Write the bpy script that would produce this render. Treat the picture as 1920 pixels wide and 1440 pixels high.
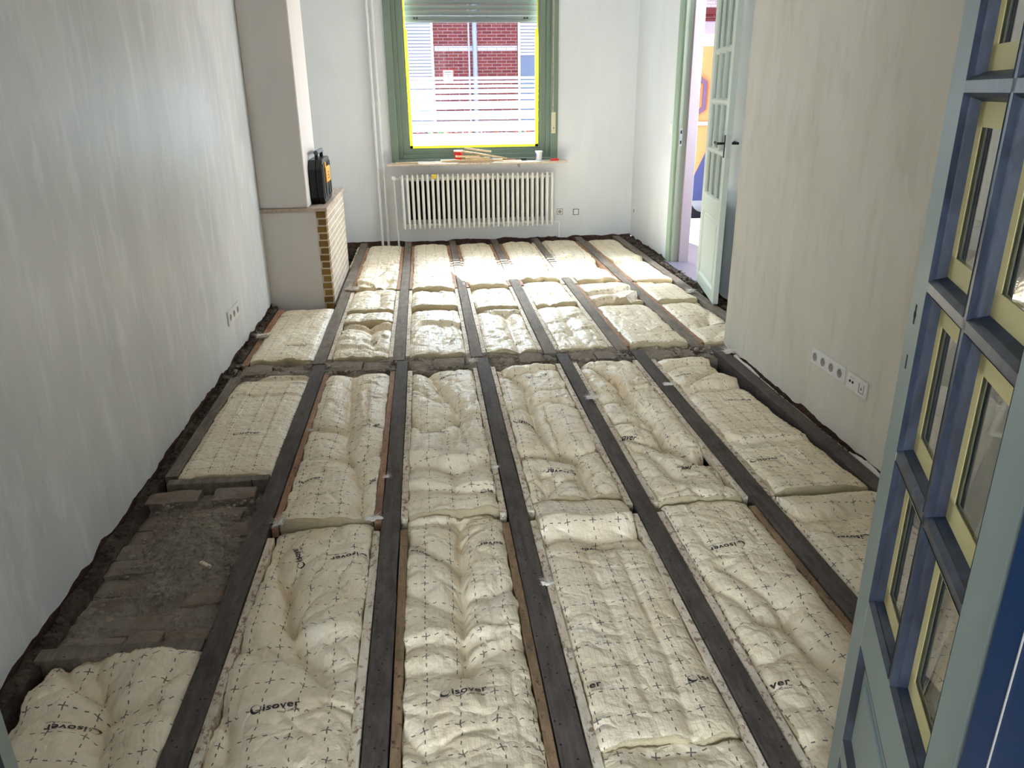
import bpy, bmesh, math, random
import numpy as np
from mathutils import Vector, Matrix
for o in list(bpy.data.objects): bpy.data.objects.remove(o)
SC = bpy.context.scene
COL = SC.collection
random.seed(7)
pi = math.pi
# ------------------------------------------------------------------ camera
YAW, PITCH, ROLL = 0.10753357, 0.36353676, -0.01116118
cf = Vector((math.sin(YAW)*math.cos(PITCH), math.cos(YAW)*math.cos(PITCH), -math.sin(PITCH)))
cr = Vector((math.cos(YAW), -math.sin(YAW), 0)); cu = cr.cross(cf)
r2 = cr*math.cos(ROLL)+cu*math.sin(ROLL); u2 = -cr*math.sin(ROLL)+cu*math.cos(ROLL)
cam = bpy.data.cameras.new('camera'); camo = bpy.data.objects.new('camera', cam); COL.objects.link(camo)
camo.matrix_world = Matrix(((r2.x, u2.x, -cf.x, 0), (r2.y, u2.y, -cf.y, 0), (r2.z, u2.z, -cf.z, 1.55), (0, 0, 0, 1)))
cam.sensor_width = 36; cam.lens = 1429.7/1920*36; cam.clip_start = .05
SC.camera = camo
# ------------------------------------------------------------------ light
w = bpy.data.worlds.new('sky'); SC.world = w; w.use_nodes = True
bg = w.node_tree.nodes['Background']; bg.inputs[0].default_value = (.62, .78, 1, 1); bg.inputs[1].default_value = 0.5
def lamp(name, kind, loc, direction, energy, color=(1, 1, 1), **k):
    l = bpy.data.lights.new(name, kind); l.energy = energy; l.color = color
    for a, b in k.items(): setattr(l, a, b)
    o = bpy.data.objects.new(name, l); COL.objects.link(o); o.location = loc
    o.rotation_euler = Vector(direction).to_track_quat('-Z', 'Y').to_euler(); return o
lamp('sun', 'SUN', (0, 20, 20), (.19, -1, -1.0), 30, (1, .985, .97), angle=.009)
# added fill lamp behind the camera, set in an invented rear window opening
lamp('rear_fill_lamp', 'AREA', (-1.2, -3.45, 1.45), (.12, 1, 0), 104, (.80, .90, 1), shape='RECTANGLE', size=1.4, size_y=2.0)
# added lamps: extra sky fill for the front window, and a hall fill
lamp('front_window_fill_lamp', 'AREA', (-.1, 12.2, 4.7), (.08, -1, -.8), 1000, (.80, .90, 1), shape='RECTANGLE', size=4.0, size_y=2.2)
lamp('hall_fill_lamp', 'AREA', (3.55, 6.7, 1.9), (-1, 0, -.1), 48, (.9, .95, 1), shape='RECTANGLE', size=1.0, size_y=1.6)
SC.view_settings.view_transform = 'Standard'; SC.view_settings.look = 'None'
SC.view_settings.gamma = 1; SC.view_settings.use_curve_mapping = False; SC.view_settings.exposure = 1.6
SC.cycles.use_denoising = True
SC.cycles.max_bounces = 10; SC.cycles.diffuse_bounces = 6; SC.cycles.transparent_max_bounces = 16
SC.cycles.sample_clamp_indirect = 6; SC.cycles.caustics_reflective = False
# ------------------------------------------------------------------ helpers
ORG = {}
def root(name, loc, label=None, cat=None, group=None):
    o = bpy.data.objects.new(name, None); COL.objects.link(o); o.location = loc; o.empty_display_size = .05
    ORG[o.name] = Vector(loc); tag(o, label, cat, group); return o
def tag(o, label=None, cat=None, group=None, kind=None):
    if label: o['label'] = label
    if cat: o['category'] = cat
    if group: o['group'] = group
    if kind: o['kind'] = kind
    return o
class MB:
    def __init__(s): s.v = []; s.f = []; s.m = []
    def add(s, vs, fs, mi=0):
        n = len(s.v); s.v += [tuple(p) for p in vs]; s.f += [tuple(i+n for i in f) for f in fs]; s.m += [mi]*len(fs); return s
    def box(s, lo, hi, M=None, mi=0):
        x0, y0, z0 = lo; x1, y1, z1 = hi
        v = [Vector(p) for p in ((x0,y0,z0),(x1,y0,z0),(x1,y1,z0),(x0,y1,z0),(x0,y0,z1),(x1,y0,z1),(x1,y1,z1),(x0,y1,z1))]
        if M is not None: v = [M @ p for p in v]
        return s.add(v, [(0,3,2,1),(4,5,6,7),(0,1,5,4),(1,2,6,5),(2,3,7,6),(3,0,4,7)], mi)
    def cyl(s, a, b, r, r2=None, n=16, mi=0, caps=True):
        a, b = Vector(a), Vector(b); r2 = r if r2 is None else r2; d = (b-a).normalized()
        t = d.orthogonal().normalized(); q = d.cross(t)
        v = [a+(t*math.cos(2*pi*i/n)+q*math.sin(2*pi*i/n))*r for i in range(n)] + [b+(t*math.cos(2*pi*i/n)+q*math.sin(2*pi*i/n))*r2 for i in range(n)]
        f = [(i, (i+1) % n, n+(i+1) % n, n+i) for i in range(n)]
        if caps: f += [tuple(range(n))[::-1], tuple(range(n, 2*n))]
        return s.add(v, f, mi)
    def tube(s, pts, r, n=12, mi=0):
        for a, b in zip(pts[:-1], pts[1:]): s.cyl(a, b, r, n=n, mi=mi)
        for p in pts[1:-1]: s.ball(p, r, mi=mi)
        return s
    def ball(s, c, r, n=12, sz=(1, 1, 1), mi=0):
        c = Vector(c); v = [c+Vector((0, 0, r*sz[2]))]; m = n//2
        for j in range(1, m):
            for i in range(n):
                a = pi*j/m; b = 2*pi*i/n; v.append(c+Vector((r*math.sin(a)*math.cos(b)*sz[0], r*math.sin(a)*math.sin(b)*sz[1], r*math.cos(a)*sz[2])))
        v.append(c-Vector((0, 0, r*sz[2]))); f = [(0, 1+i, 1+(i+1) % n) for i in range(n)]
        for j in range(m-2):
            for i in range(n): f.append((1+j*n+i, 1+(j+1)*n+i, 1+(j+1)*n+(i+1) % n, 1+j*n+(i+1) % n))
        k = 1+(m-2)*n; f += [(k+i, len(v)-1, k+(i+1) % n) for i in range(n)]
        return s.add(v, f, mi)
    def prism(s, prof, axis, a, b, M=None, mi=0):
        n = len(prof)
        def P(p, t):
            q = {'x': (t, p[0], p[1]), 'y': (p[0], t, p[1]), 'z': (p[0], p[1], t)}[axis]; q = Vector(q)
            return M @ q if M is not None else q
        v = [P(p, a) for p in prof]+[P(p, b) for p in prof]
        return s.add(v, [(i, (i+1) % n, n+(i+1) % n, n+i) for i in range(n)]+[tuple(range(n))[::-1], tuple(range(n, 2*n))], mi)
    def obj(s, name, mat, parent=None, bevel=0, smooth=False, kind=None, base=False, seg=2):
        me = bpy.data.meshes.new(name)
        if parent is not None: off = ORG[parent.name]
        else:
            off = Vector((0, 0, 0))
            if base:
                xs = np.array(s.v); off = Vector(((xs[:, 0].min()+xs[:, 0].max())/2, (xs[:, 1].min()+xs[:, 1].max())/2, xs[:, 2].min()))
        me.from_pydata([tuple(Vector(p)-off) for p in s.v], [], s.f)
        ms = mat if isinstance(mat, (list, tuple)) else [mat]
        for m in ms: me.materials.append(m)
        if len(ms) > 1: me.polygons.foreach_set('material_index', s.m)
        bm = bmesh.new(); bm.from_mesh(me); bmesh.ops.recalc_face_normals(bm, faces=bm.faces); bm.to_mesh(me); bm.free()
        o = bpy.data.objects.new(name, me); COL.objects.link(o)
        if parent is not None: o.parent = parent; ORG[o.name] = off.copy()
        else: o.location = off; ORG[o.name] = off.copy()
        if bevel:
            b = o.modifiers.new('bevel', 'BEVEL'); b.width = bevel; b.segments = seg; b.limit_method = 'ANGLE'; b.angle_limit = .7
        if smooth:
            for p in me.polygons: p.use_smooth = True
            if hasattr(me, 'set_sharp_from_angle'): me.set_sharp_from_angle(angle=.7)
        if kind: o['kind'] = kind
        return o
def sub(mb, name, mat, parent, **k):      # a part of a part: parent is a mesh whose origin is its thing's origin
    return mb.obj(name, mat, parent, **k)
def copy_tree(o, parent=None, delta=None):
    c = o.copy(); COL.objects.link(c); c.parent = parent
    if parent is None and delta is not None: c.location = o.location+Vector(delta)
    for ch in [x for x in bpy.data.objects if x.parent == o]: copy_tree(ch, c)
    return c
# ---- numpy noise
def _h(i, j, s):
    n = (i.astype(np.int64)*374761393 + j.astype(np.int64)*668265263 + s*1442695041) & 0xffffffff
    n = ((n ^ (n >> 13))*1274126177) & 0xffffffff
    return ((n ^ (n >> 16)) & 0xffff)/65535.0
def vn(x, y, s=0):
    i = np.floor(x); j = np.floor(y); fx = x-i; fy = y-j; fx = fx*fx*fx*(fx*(fx*6-15)+10); fy = fy*fy*fy*(fy*(fy*6-15)+10)
    a = _h(i, j, s); b = _h(i+1, j, s); c = _h(i, j+1, s); d = _h(i+1, j+1, s)
    return (a*(1-fx)+b*fx)*(1-fy)+(c*(1-fx)+d*fx)*fy
def fbm(x, y, s=0, o=3):
    t = 0; a = 1; n = 0
    for k in range(o): t = t+a*(vn(x*2**k, y*2**k, s+k*17)-.5); n += a; a *= .5
    return t/n*2
def worley(x, y, s=0):
    i = np.floor(x); j = np.floor(y); f1 = np.full(x.shape, 9.); f2 = f1.copy()
    for a in (-1, 0, 1):
        for b in (-1, 0, 1):
            px = i+a+_h(i+a, j+b, s); py = j+b+_h(i+a, j+b, s+91); d = np.hypot(px-x, py-y)
            f2 = np.minimum(f2, np.maximum(f1, d)); f1 = np.minimum(f1, d)
    return f1, f2
# ---- materials
class NT:
    def __init__(s, name):
        s.m = bpy.data.materials.new(name); s.m.use_nodes = True; s.t = s.m.node_tree; s.b = s.t.nodes['Principled BSDF']; s.out = s.t.nodes['Material Output']
    def n(s, ty, **k):
        nd = s.t.nodes.new('ShaderNode'+ty)
        for a, b in k.items():
            if hasattr(nd, a): setattr(nd, a, b)
            else: s.set(nd, a.replace('_', ' '), b)
        return nd
    def set(s, nd, key, v):
        i = nd.inputs[key] if not isinstance(key, int) else nd.inputs[key]
        if isinstance(v, bpy.types.NodeSocket): s.t.links.new(v, i)
        else: i.default_value = v
    def math(s, op, a, b=0.0, c=0.0, clamp=False):
        nd = s.t.nodes.new('ShaderNodeMath'); nd.operation = op; nd.use_clamp = clamp
        for i, v in enumerate((a, b, c)): s.set(nd, i, v)
        return nd.outputs[0]
    def obj(s, scale=(1, 1, 1), rnd=0):
        tc = s.t.nodes.new('ShaderNodeTexCoord'); mp = s.t.nodes.new('ShaderNodeMapping'); s.set(mp, 'Vector', tc.outputs['Object']); mp.inputs['Scale'].default_value = scale
        if rnd:
            oi = s.t.nodes.new('ShaderNodeObjectInfo'); v = s.n('VectorMath', operation='SCALE'); s.set(v, 0, (7.1, 13.3, 3.7)); s.set(v, 'Scale', oi.outputs['Random']); s.set(mp, 'Location', v.outputs[0])
        return mp.outputs[0]
    def noise(s, vec, scale, detail=4, rough=.55, dist=0):
        nd = s.t.nodes.new('ShaderNodeTexNoise'); s.set(nd, 'Vector', vec); s.set(nd, 'Scale', scale); s.set(nd, 'Detail', detail); s.set(nd, 'Roughness', rough); s.set(nd, 'Distortion', dist); return nd.outputs[0]
    def ramp(s, f, stops):
        nd = s.t.nodes.new('ShaderNodeValToRGB'); e = nd.color_ramp.elements
        while len(e) < len(stops): e.new(.5)
        for k, (p, c) in zip(e, stops): k.position = p; k.color = (*c, 1) if len(c) == 3 else c
        s.set(nd, 0, f); return nd.outputs[0]
    def mix(s, f, a, b, mode='MIX'):
        nd = s.t.nodes.new('ShaderNodeMix'); nd.data_type = 'RGBA'; nd.blend_type = mode; s.set(nd, 0, f)
        s.set(nd, 6, a if isinstance(a, bpy.types.NodeSocket) else (*a, 1)); s.set(nd, 7, b if isinstance(b, bpy.types.NodeSocket) else (*b, 1)); return nd.outputs[2]
    def bump(s, h, st=.3, d=.01, prev=None):
        nd = s.t.nodes.new('ShaderNodeBump'); s.set(nd, 'Height', h); s.set(nd, 'Strength', st); s.set(nd, 'Distance', d)
        if prev is not None: s.set(nd, 'Normal', prev)
        return nd.outputs[0]
    def fin(s, col=None, rough=.6, normal=None, spec=.4, metal=0, **k):
        if col is not None: s.set(s.b, 'Base Color', col if isinstance(col, bpy.types.NodeSocket) else (*col, 1))
        s.set(s.b, 'Roughness', rough); s.set(s.b, 'Specular IOR Level', spec); s.set(s.b, 'Metallic', metal)
        if normal is not None: s.set(s.b, 'Normal', normal)
        for a, b in k.items(): s.set(s.b, a.replace('_', ' '), b)
        return s.m
def L(r, g, b):   # sRGB 0-255 -> linear
    f = lambda c: (c/255/12.92 if c <= 10 else ((c/255+.055)/1.055)**2.4)
    return (f(r), f(g), f(b))
def plain(name, c, rough=.5, spec=.4, metal=0, var=.06, sc=8):
    t = NT(name); n = t.noise(t.obj(), sc, 3); a = tuple(x*(1-var) for x in c); b = tuple(min(1, x*(1+var)) for x in c)
    return t.fin(t.mix(n, a, b), rough, spec=spec, metal=metal)
def plaster(name, ca, cb, cc, streak=(1.6, 1.6, .45), rough=(.35, .75), amt=.5, bscale=6):
    t = NT(name); v = t.obj(streak); n1 = t.noise(v, 1.6, 6, .6, .6); n2 = t.noise(t.obj((5, 5, 1.2)), 2.2, 5, .6, .4); n3 = t.noise(t.obj(), 1.1, 2)
    c = t.mix(t.ramp(n1, [(.36, (0, 0, 0)), (.66, (1, 1, 1))]), ca, cb)
    c = t.mix(t.math('MULTIPLY', t.ramp(n2, [(.52, (0, 0, 0)), (.74, (1, 1, 1))]), amt), c, cc)
    sp = t.ramp(t.noise(t.obj(), 55, 2), [(.70, (0, 0, 0)), (.76, (1, 1, 1))]); sp2 = t.ramp(n3, [(.5, (0, 0, 0)), (.7, (1, 1, 1))])
    c = t.mix(t.math('MULTIPLY', t.math('MULTIPLY', sp, sp2), .5), c, tuple(x*.6 for x in ca))
    r = t.math('MULTIPLY_ADD', n2, rough[1]-rough[0], rough[0])
    return t.fin(c, r, t.bump(t.noise(t.obj((1, 1, .5)), bscale, 5, .6), .25, .006), spec=.35)
M = {}
M['plaster_grey'] = plaster('grey_white_skim_plaster', (.66, .67, .68), (.78, .79, .80), (.90, .91, .93), amt=.75, rough=(.25, .6))
M['plaster_white'] = plaster('white_painted_plaster', (.71, .73, .745), (.76, .78, .795), (.78, .80, .81), amt=.3, rough=(.5, .8))
M['plaster_tan'] = plaster('tan_raw_plaster', (.70, .66, .56), (.78, .75, .66), (.58, .53, .44), amt=.5, rough=(.5, .8))
M['plaster_chim'] = plaster('pale_chimney_plaster', (.66, .62, .59), (.71, .67, .64), (.72, .69, .66), amt=.3, rough=(.5, .8))
M['white'] = plain('white_paint', (.78, .78, .76), .4)
M['radiator'] = plain('radiator_enamel', (.76, .75, .71), .32)
M['black_gap'] = plain('gap_shade_black', (.02, .018, .015), .9, var=.3)  # shade as colour: behind the radiator and in the lock holes
M['green'] = plain('sage_green_paint', L(118, 134, 118), .42)
M['green_pale'] = plain('pale_green_grey_paint', L(196, 206, 196), .42)
M['green_grey'] = plain('grey_green_door_paint', L(136, 150, 146), .45, sc=4)
M['pink_white'] = plain('pinkish_white_paint', L(158, 146, 155), .5)
M['navy'] = plain('dark_navy_paint', L(8, 36, 66), .35)
t = NT('slate_blue_undercoat'); n = t.noise(t.obj((4, 4, 1.5)), 6, 5, .6, .8)
M['slate'] = t.fin(t.mix(t.ramp(n, [(.35, (0, 0, 0)), (.7, (1, 1, 1))]), L(34, 40, 52), L(64, 72, 87)), .35)
M['tape'] = plain('yellow_masking_tape', L(220, 208, 150), .6)
t = NT('backlit_yellow_tape'); tr = t.n('BsdfTranslucent'); tr.inputs[0].default_value = (*L(255, 240, 90), 1); df = t.n('BsdfDiffuse'); df.inputs[0].default_value = (*L(240, 232, 120), 1); mx = t.n('MixShader'); t.set(mx, 0, .35); t.t.links.new(tr.outputs[0], mx.inputs[1]); t.t.links.new(df.outputs[0], mx.inputs[2]); t.t.links.new(mx.outputs[0], t.out.inputs[0]); M['tape_lit'] = t.m
t = NT('frosted_film'); tr = t.n('BsdfTranslucent'); tr.inputs[0].default_value = (.50, .56, .62, 1); df = t.n('BsdfDiffuse'); df.inputs[0].default_value = (.8, .85, .88, 1); mx = t.n('MixShader'); t.set(mx, 0, .15); t.t.links.new(tr.outputs[0], mx.inputs[1]); t.t.links.new(df.outputs[0], mx.inputs[2]); t.t.links.new(mx.outputs[0], t.out.inputs[0]); M['film'] = t.m
t = NT('window_glass'); g = t.n('BsdfGlossy'); g.inputs['Roughness'].default_value = .01; tr = t.n('BsdfTransparent'); tr.inputs[0].default_value = (.96, .98, .98, 1); fr = t.n('Fresnel'); ge = t.n('NewGeometry'); t.set(fr, 0, t.math('MULTIPLY_ADD', ge.outputs['Backfacing'], 1/1.5-1.5, 1.5)); mx = t.n('MixShader'); t.t.links.new(fr.outputs[0], mx.inputs[0]); t.t.links.new(tr.outputs[0], mx.inputs[1]); t.t.links.new(g.outputs[0], mx.inputs[2]); t.t.links.new(mx.outputs[0], t.out.inputs[0]); M['glass'] = t.m
def wood(name, a, b, rough=.6, grain=(14, .8, 14), spk=None, sp=.62, holes=False, spec=.3):
    t = NT(name); v = t.obj(grain, rnd=1); n = t.noise(v, 3, 6, .65, .8); c = t.mix(t.ramp(n, [(.3, (0, 0, 0)), (.7, (1, 1, 1))]), a, b)
    big = t.noise(t.obj((1, 1, 1), rnd=1), 3.2, 4, .6); c = t.mix(t.ramp(big, [(.35, (0, 0, 0)), (.7, (.6, .6, .6))]), c, tuple(x*.5 for x in a)); fn = t.noise(t.obj((1, .3, 1), rnd=1), 34, 5, .75); c = t.mix(t.ramp(fn, [(.42, (0, 0, 0)), (.72, (.5, .5, .5))]), c, tuple(min(1, x*1.5) for x in b))
    if spk: c = t.mix(t.ramp(t.noise(t.obj((1, .6, 1), rnd=1), 60, 4, .7), [(sp-.04, (0, 0, 0)), (sp+.04, (.85, .85, .85))]), c, spk)
    h = n
    if holes:
        vo = t.n('TexVoronoi'); vo.feature = 'F1'; vo.voronoi_dimensions = '2D'; t.set(vo, 'Vector', t.obj((1, 1, 0), rnd=1)); t.set(vo, 'Scale', 17); hl = t.math('LESS_THAN', vo.outputs['Distance'], .055)
        c = t.mix(t.math('MULTIPLY', hl, .9), c, (.008, .007, .006))
    return t.fin(c, rough, t.bump(t.noise(t.obj((1, .35, 1), rnd=1), 26, 5, .7), .5, .006, t.bump(h, .35, .004)), spec=spec)
M['joist'] = wood('old_dark_joist_timber', L(66, 59, 55), L(100, 91, 85), .75, holes=True)
M['joist_worn_lit'] = wood('old_grey_brown_timber', L(102, 92, 82), L(136, 124, 110), .8, holes=True)  # paler copy of the joist timber, far half's brighter light put into colour
M['pine'] = wood('raw_pale_batten', L(218, 198, 170), L(236, 222, 200), .65, spk=L(132, 100, 72), sp=.57)
M['pine_red'] = wood('red_brown_batten', L(142, 102, 76), L(174, 132, 102), .65, spk=L(84, 52, 36))
M['pine_brown'] = wood('brown_batten', L(118, 94, 70), L(158, 130, 100), .7, spk=L(60, 46, 36))
M['sill_wood'] = wood('pale_sill_board', L(200, 178, 156), L(222, 206, 186), .5, grain=(.8, 14, 14))
M['stick'] = wood('fresh_pine_stick', L(214, 178, 138), L(232, 204, 166), .5, grain=(1, 14, 14))
def dirt(name, a, b, c3, sc=9, st=1.0):
    t = NT(name); v = t.obj(); n = t.noise(v, sc, 8, .7, .3); n2 = t.noise(v, sc*5, 5, .7); c = t.mix(t.ramp(n, [(.32, (0, 0, 0)), (.68, (1, 1, 1))]), a, b)
    c = t.mix(t.ramp(n2, [(.55, (0, 0, 0)), (.72, (1, 1, 1))]), c, c3)
    return t.fin(c, .95, t.bump(t.math('ADD', n, t.math('MULTIPLY', n2, .5)), st, .02), spec=.1)
M['soil'] = dirt('dark_soil', L(40, 34, 30), L(84, 74, 64), L(24, 20, 18))
M['rubble'] = dirt('mortar_rubble', L(146, 134, 120), L(184, 172, 156), L(96, 86, 76), 14)
M['rubble_dark'] = dirt('sooty_rubble', L(70, 62, 54), L(118, 106, 94), L(36, 32, 28), 14)
t = NT('dusty_old_brick'); oi = t.n('ObjectInfo'); v = t.obj(); n = t.noise(v, 5, 6, .65, .4); n2 = t.noise(v, 30, 5, .7)
c = t.mix(t.ramp(n, [(.40, (0, 0, 0)), (.72, (1, 1, 1))]), L(150, 140, 129), L(142, 116, 100)); c = t.mix(t.ramp(n2, [(.5, (0, 0, 0)), (.75, (.8, .8, .8))]), c, L(108, 96, 86))
M['brick_old'] = t.fin(c, .95, t.bump(t.math('ADD', n, n2), .9, .012), spec=.1)
M['brick_foot'] = dirt('broken_brick_footing', L(78, 60, 52), L(122, 92, 80), L(40, 34, 30), 18)
def brickmat(name, c1, c2, mortar, sc, bw, rh, ms=.012, axis='x', rough=.6, rotate=None, bump=.5):
    t = NT(name); tc = t.n('TexCoord'); sp = t.n('SeparateXYZ'); t.set(sp, 0, tc.outputs['Object']); cb = t.n('CombineXYZ')
    t.set(cb, 0, sp.outputs[0 if axis == 'x' else 1]); t.set(cb, 1, sp.outputs[2])
    br = t.n('TexBrick'); t.set(br, 'Vector', cb.outputs[0]); t.set(br, 'Color1', (*c1, 1)); t.set(br, 'Color2', (*c2, 1)); t.set(br, 'Mortar', (*mortar, 1)); t.set(br, 'Scale', sc)
    t.set(br, 'Mortar Size', ms); t.set(br, 'Brick Width', bw); t.set(br, 'Row Height', rh); t.set(br, 'Mortar Smooth', .15)
    n = t.noise(t.obj(), 12, 5, .7); c = t.mix(t.math('MULTIPLY', n, .45), br.outputs[0], tuple(x*.45 for x in c1))
    return t.fin(c, rough, t.bump(t.math('SUBTRACT', 1, br.outputs[1]), bump, .01), spec=.3)
M['brick_brown'] = brickmat('glazed_brown_brick', L(150, 116, 58), L(126, 94, 46), L(214, 206, 192), 1, .21, .0555, .006, 'x', .35)
M['brick_white'] = brickmat('whitewashed_brick', L(196, 184, 168), L(178, 164, 148), L(238, 232, 222), 1, .21, .0555, .006, 'y', .6)
M['facade'] = brickmat('red_brick_facade', L(150, 72, 72), L(122, 56, 62), L(176, 160, 166), 1, .21, .065, .007, 'x', .8)
M['facade_white'] = brickmat('white_glazed_brick', L(225, 222, 232), L(214, 212, 226), L(150, 148, 160), 1, .21, .065, .005, 'x', .5)
# wool
t = NT('cream_glass_wool'); v = t.obj((1, 1, 2.2)); n = t.noise(v, 40, 6, .75); n2 = t.noise(v, 150, 3, .8); c = t.mix(n, L(206, 184, 140), L(240, 226, 192))
M['wool'] = t.fin(c, 1, t.bump(t.math('ADD', n, n2), 1, .006), spec=.05, Subsurface_Weight=0.0)
M['wool_white'] = plain('white_glass_wool', L(226, 220, 210), 1, spec=.05, var=.12, sc=60)
# printed facing
t = NT('printed_cream_facing'); uv = t.n('UVMap'); uv.uv_map = 'UVMap'; sp = t.n('SeparateXYZ'); t.set(sp, 0, uv.outputs[0]); U, V = sp.outputs[0], sp.outputs[1]
def cell(x): return t.math('ABSOLUTE', t.math('SUBTRACT', t.math('FLOORED_MODULO', x, .1), .05))
du, dv = cell(U), cell(V)
def lines(a, b):
    on = t.math('LESS_THAN', a, .0018); plus = t.math('LESS_THAN', b, .0130); dash = t.math('LESS_THAN', t.math('ABSOLUTE', t.math('SUBTRACT', b, .0335)), .0062)
    return t.math('MULTIPLY', on, t.math('MAXIMUM', plus, dash))
ink = t.math('MAXIMUM', lines(du, dv), lines(dv, du))
ov = t.obj((1, 1, 1), rnd=1)
n1 = t.noise(ov, 3.5, 5, .6, .5); n2 = t.noise(ov, 14, 5, .65); st = t.noise(ov, 5.5, 6, .75)
base = t.mix(t.ramp(n1, [(.35, (0, 0, 0)), (.7, (1, 1, 1))]), L(236, 217, 186), L(249, 236, 210)); base = t.mix(t.math('MULTIPLY', t.ramp(n2, [(.45, (0, 0, 0)), (.7, (1, 1, 1))]), .5), base, L(220, 202, 168))
base = t.mix(t.ramp(st, [(.66, (0, 0, 0)), (.80, (.5, .5, .5))]), base, L(130, 116, 98))
base = t.mix(t.math('MULTIPLY', ink, .86), base, L(48, 44, 44))
wv = t.math('SINE', t.math('MULTIPLY', t.math('ADD', U, t.math('MULTIPLY', n2, .012)), 2*pi/.033)); wv = t.math('POWER', t.math('ABSOLUTE', wv), 8)
vo = t.n('TexVoronoi'); vo.feature = 'DISTANCE_TO_EDGE'; wp = t.n('VectorMath', operation='ADD'); t.set(wp, 0, ov); nn = t.n('TexNoise'); t.set(nn, 'Vector', ov); t.set(nn, 'Scale', 9.); t.set(nn, 'Detail', 4.); sc_ = t.n('VectorMath', operation='SCALE'); t.set(sc_, 0, nn.outputs[1]); t.set(sc_, 'Scale', .16); t.set(wp, 1, sc_.outputs[0]); t.set(vo, 'Vector', wp.outputs[0]); t.set(vo, 'Scale', 9.)
cre = t.math('MINIMUM', t.math('MULTIPLY', vo.outputs['Distance'], 4.), 1.)
hh = t.math('ADD', t.math('ADD', t.math('MULTIPLY', n2, .8), t.math('MULTIPLY', t.noise(ov, 45, 5, .6), .15)), t.math('ADD', t.math('MULTIPLY', cre, .5), t.math('MULTIPLY', wv, .05)))
M['facing'] = t.fin(base, t.math('MULTIPLY_ADD', n2, .3, .29), t.bump(hh, .75, .011), spec=.7)
M['ink'] = plain('dark_grey_ink', L(52, 48, 48), .6, var=.2, sc=60)
M['black'] = plain('black_plastic', (.012, .012, .014), .35)
M['black_grey'] = plain('dark_grey_plastic', (.12, .13, .15), .4)
M['orange'] = plain('orange_yellow_plastic', L(240, 170, 70), .4)
M['red'] = plain('red_plastic', L(214, 50, 42), .4)
M['blue_pl'] = plain('blue_label', L(40, 90, 160), .4)
M['plate'] = plain('white_plastic_plate', (.80, .79, .77), .3)
M['insert'] = plain('grey_socket_recess', L(150, 146, 140), .4)
M['steel'] = plain('dull_steel', (.5, .5, .5), .35, metal=.8)
M['shutter'] = plain('grey_roller_shutter', L(150, 158, 156), .5)
M['shutter_white'] = plain('white_roller_shutter', L(205, 212, 235), .5)
M['mantel'] = wood('mantel_tile_edge', L(170, 150, 132), L(192, 176, 160), .5)
M['stone'] = plain('blue_stone_threshold', L(104, 100, 114), .45, var=.15)
M['tile'] = brickmat('hall_floor_tile', L(160, 154, 168), L(174, 168, 180), L(116, 110, 120), 1, .3, .3, .006)
M['asphalt'] = dirt('street_asphalt', L(84, 86, 96), L(100, 102, 112), L(70, 72, 78), 20, .3)
M['pave'] = plain('pale_pavement', L(150, 148, 152), .8, var=.1)
# ================================================================== room shell
def struct(mb, name, mat, **k): return mb.obj(name, mat, kind='structure', **k)
ZC = 2.95
def jag_wall(name, p0, p1, mat, inward, z1=ZC, th=.1, jag=.022, seed=0, zb=.005):
    """wall slab with a ragged plaster edge at its foot; inward = unit normal into the room"""
    p0, p1 = Vector(p0), Vector(p1); n = max(2, int((p1-p0).length/.03)); q = MB(); iw = Vector(inward)
    xs = np.linspace(0, 1, n); nz = zb+jag*fbm(xs*(p1-p0).length*9, xs*0, seed, 4)
    vs = []
    for t_, z in zip(xs, nz):
        a = p0.lerp(p1, t_)
        for off in (0, -th): vs += [(a.x+iw.x*off, a.y+iw.y*off, z), (a.x+iw.x*off, a.y+iw.y*off, z1)]
    fs = []
    for i in range(n-1):
        a, b = 4*i, 4*i+4; fs += [(a, b, b+1, a+1), (a+2, a+3, b+3, b+2), (a, a+2, b+2, b), (a+1, b+1, b+3, a+3)]
    fs += [(0, 1, 3, 2), (4*n-4, 4*n-2, 4*n-1, 4*n-3)]
    q.add(vs, fs); return struct(q, name, mat)
jag_wall('wall_left', (-1.26, .6, 0), (-1.26, 8.73, 0), M['plaster_grey'], (1, 0, 0), seed=1)
jag_wall('wall_right', (1.90, .6, 0), (1.90, 4.60, 0), M['plaster_tan'], (-1, 0, 0), seed=2)
q = MB(); q.box((2.0, 4.50, -.3), (2.345, 4.60, ZC)); struct(q, 'wall_right_return', M['plaster_tan'])
jag_wall('wall_right_alcove', (2.345, 4.60, 0), (2.345, 6.30, 0), M['plaster_white'], (-1, 0, 0), seed=3, th=.15)
jag_wall('wall_right_far', (2.345, 7.25, 0), (2.345, 8.73, 0), M['plaster_white'], (-1, 0, 0), seed=4, th=.15)
q = MB(); q.box((2.345, 6.30, 2.42), (2.495, 7.25, ZC)); struct(q, 'wall_right_lintel', M['plaster_white'])
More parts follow.
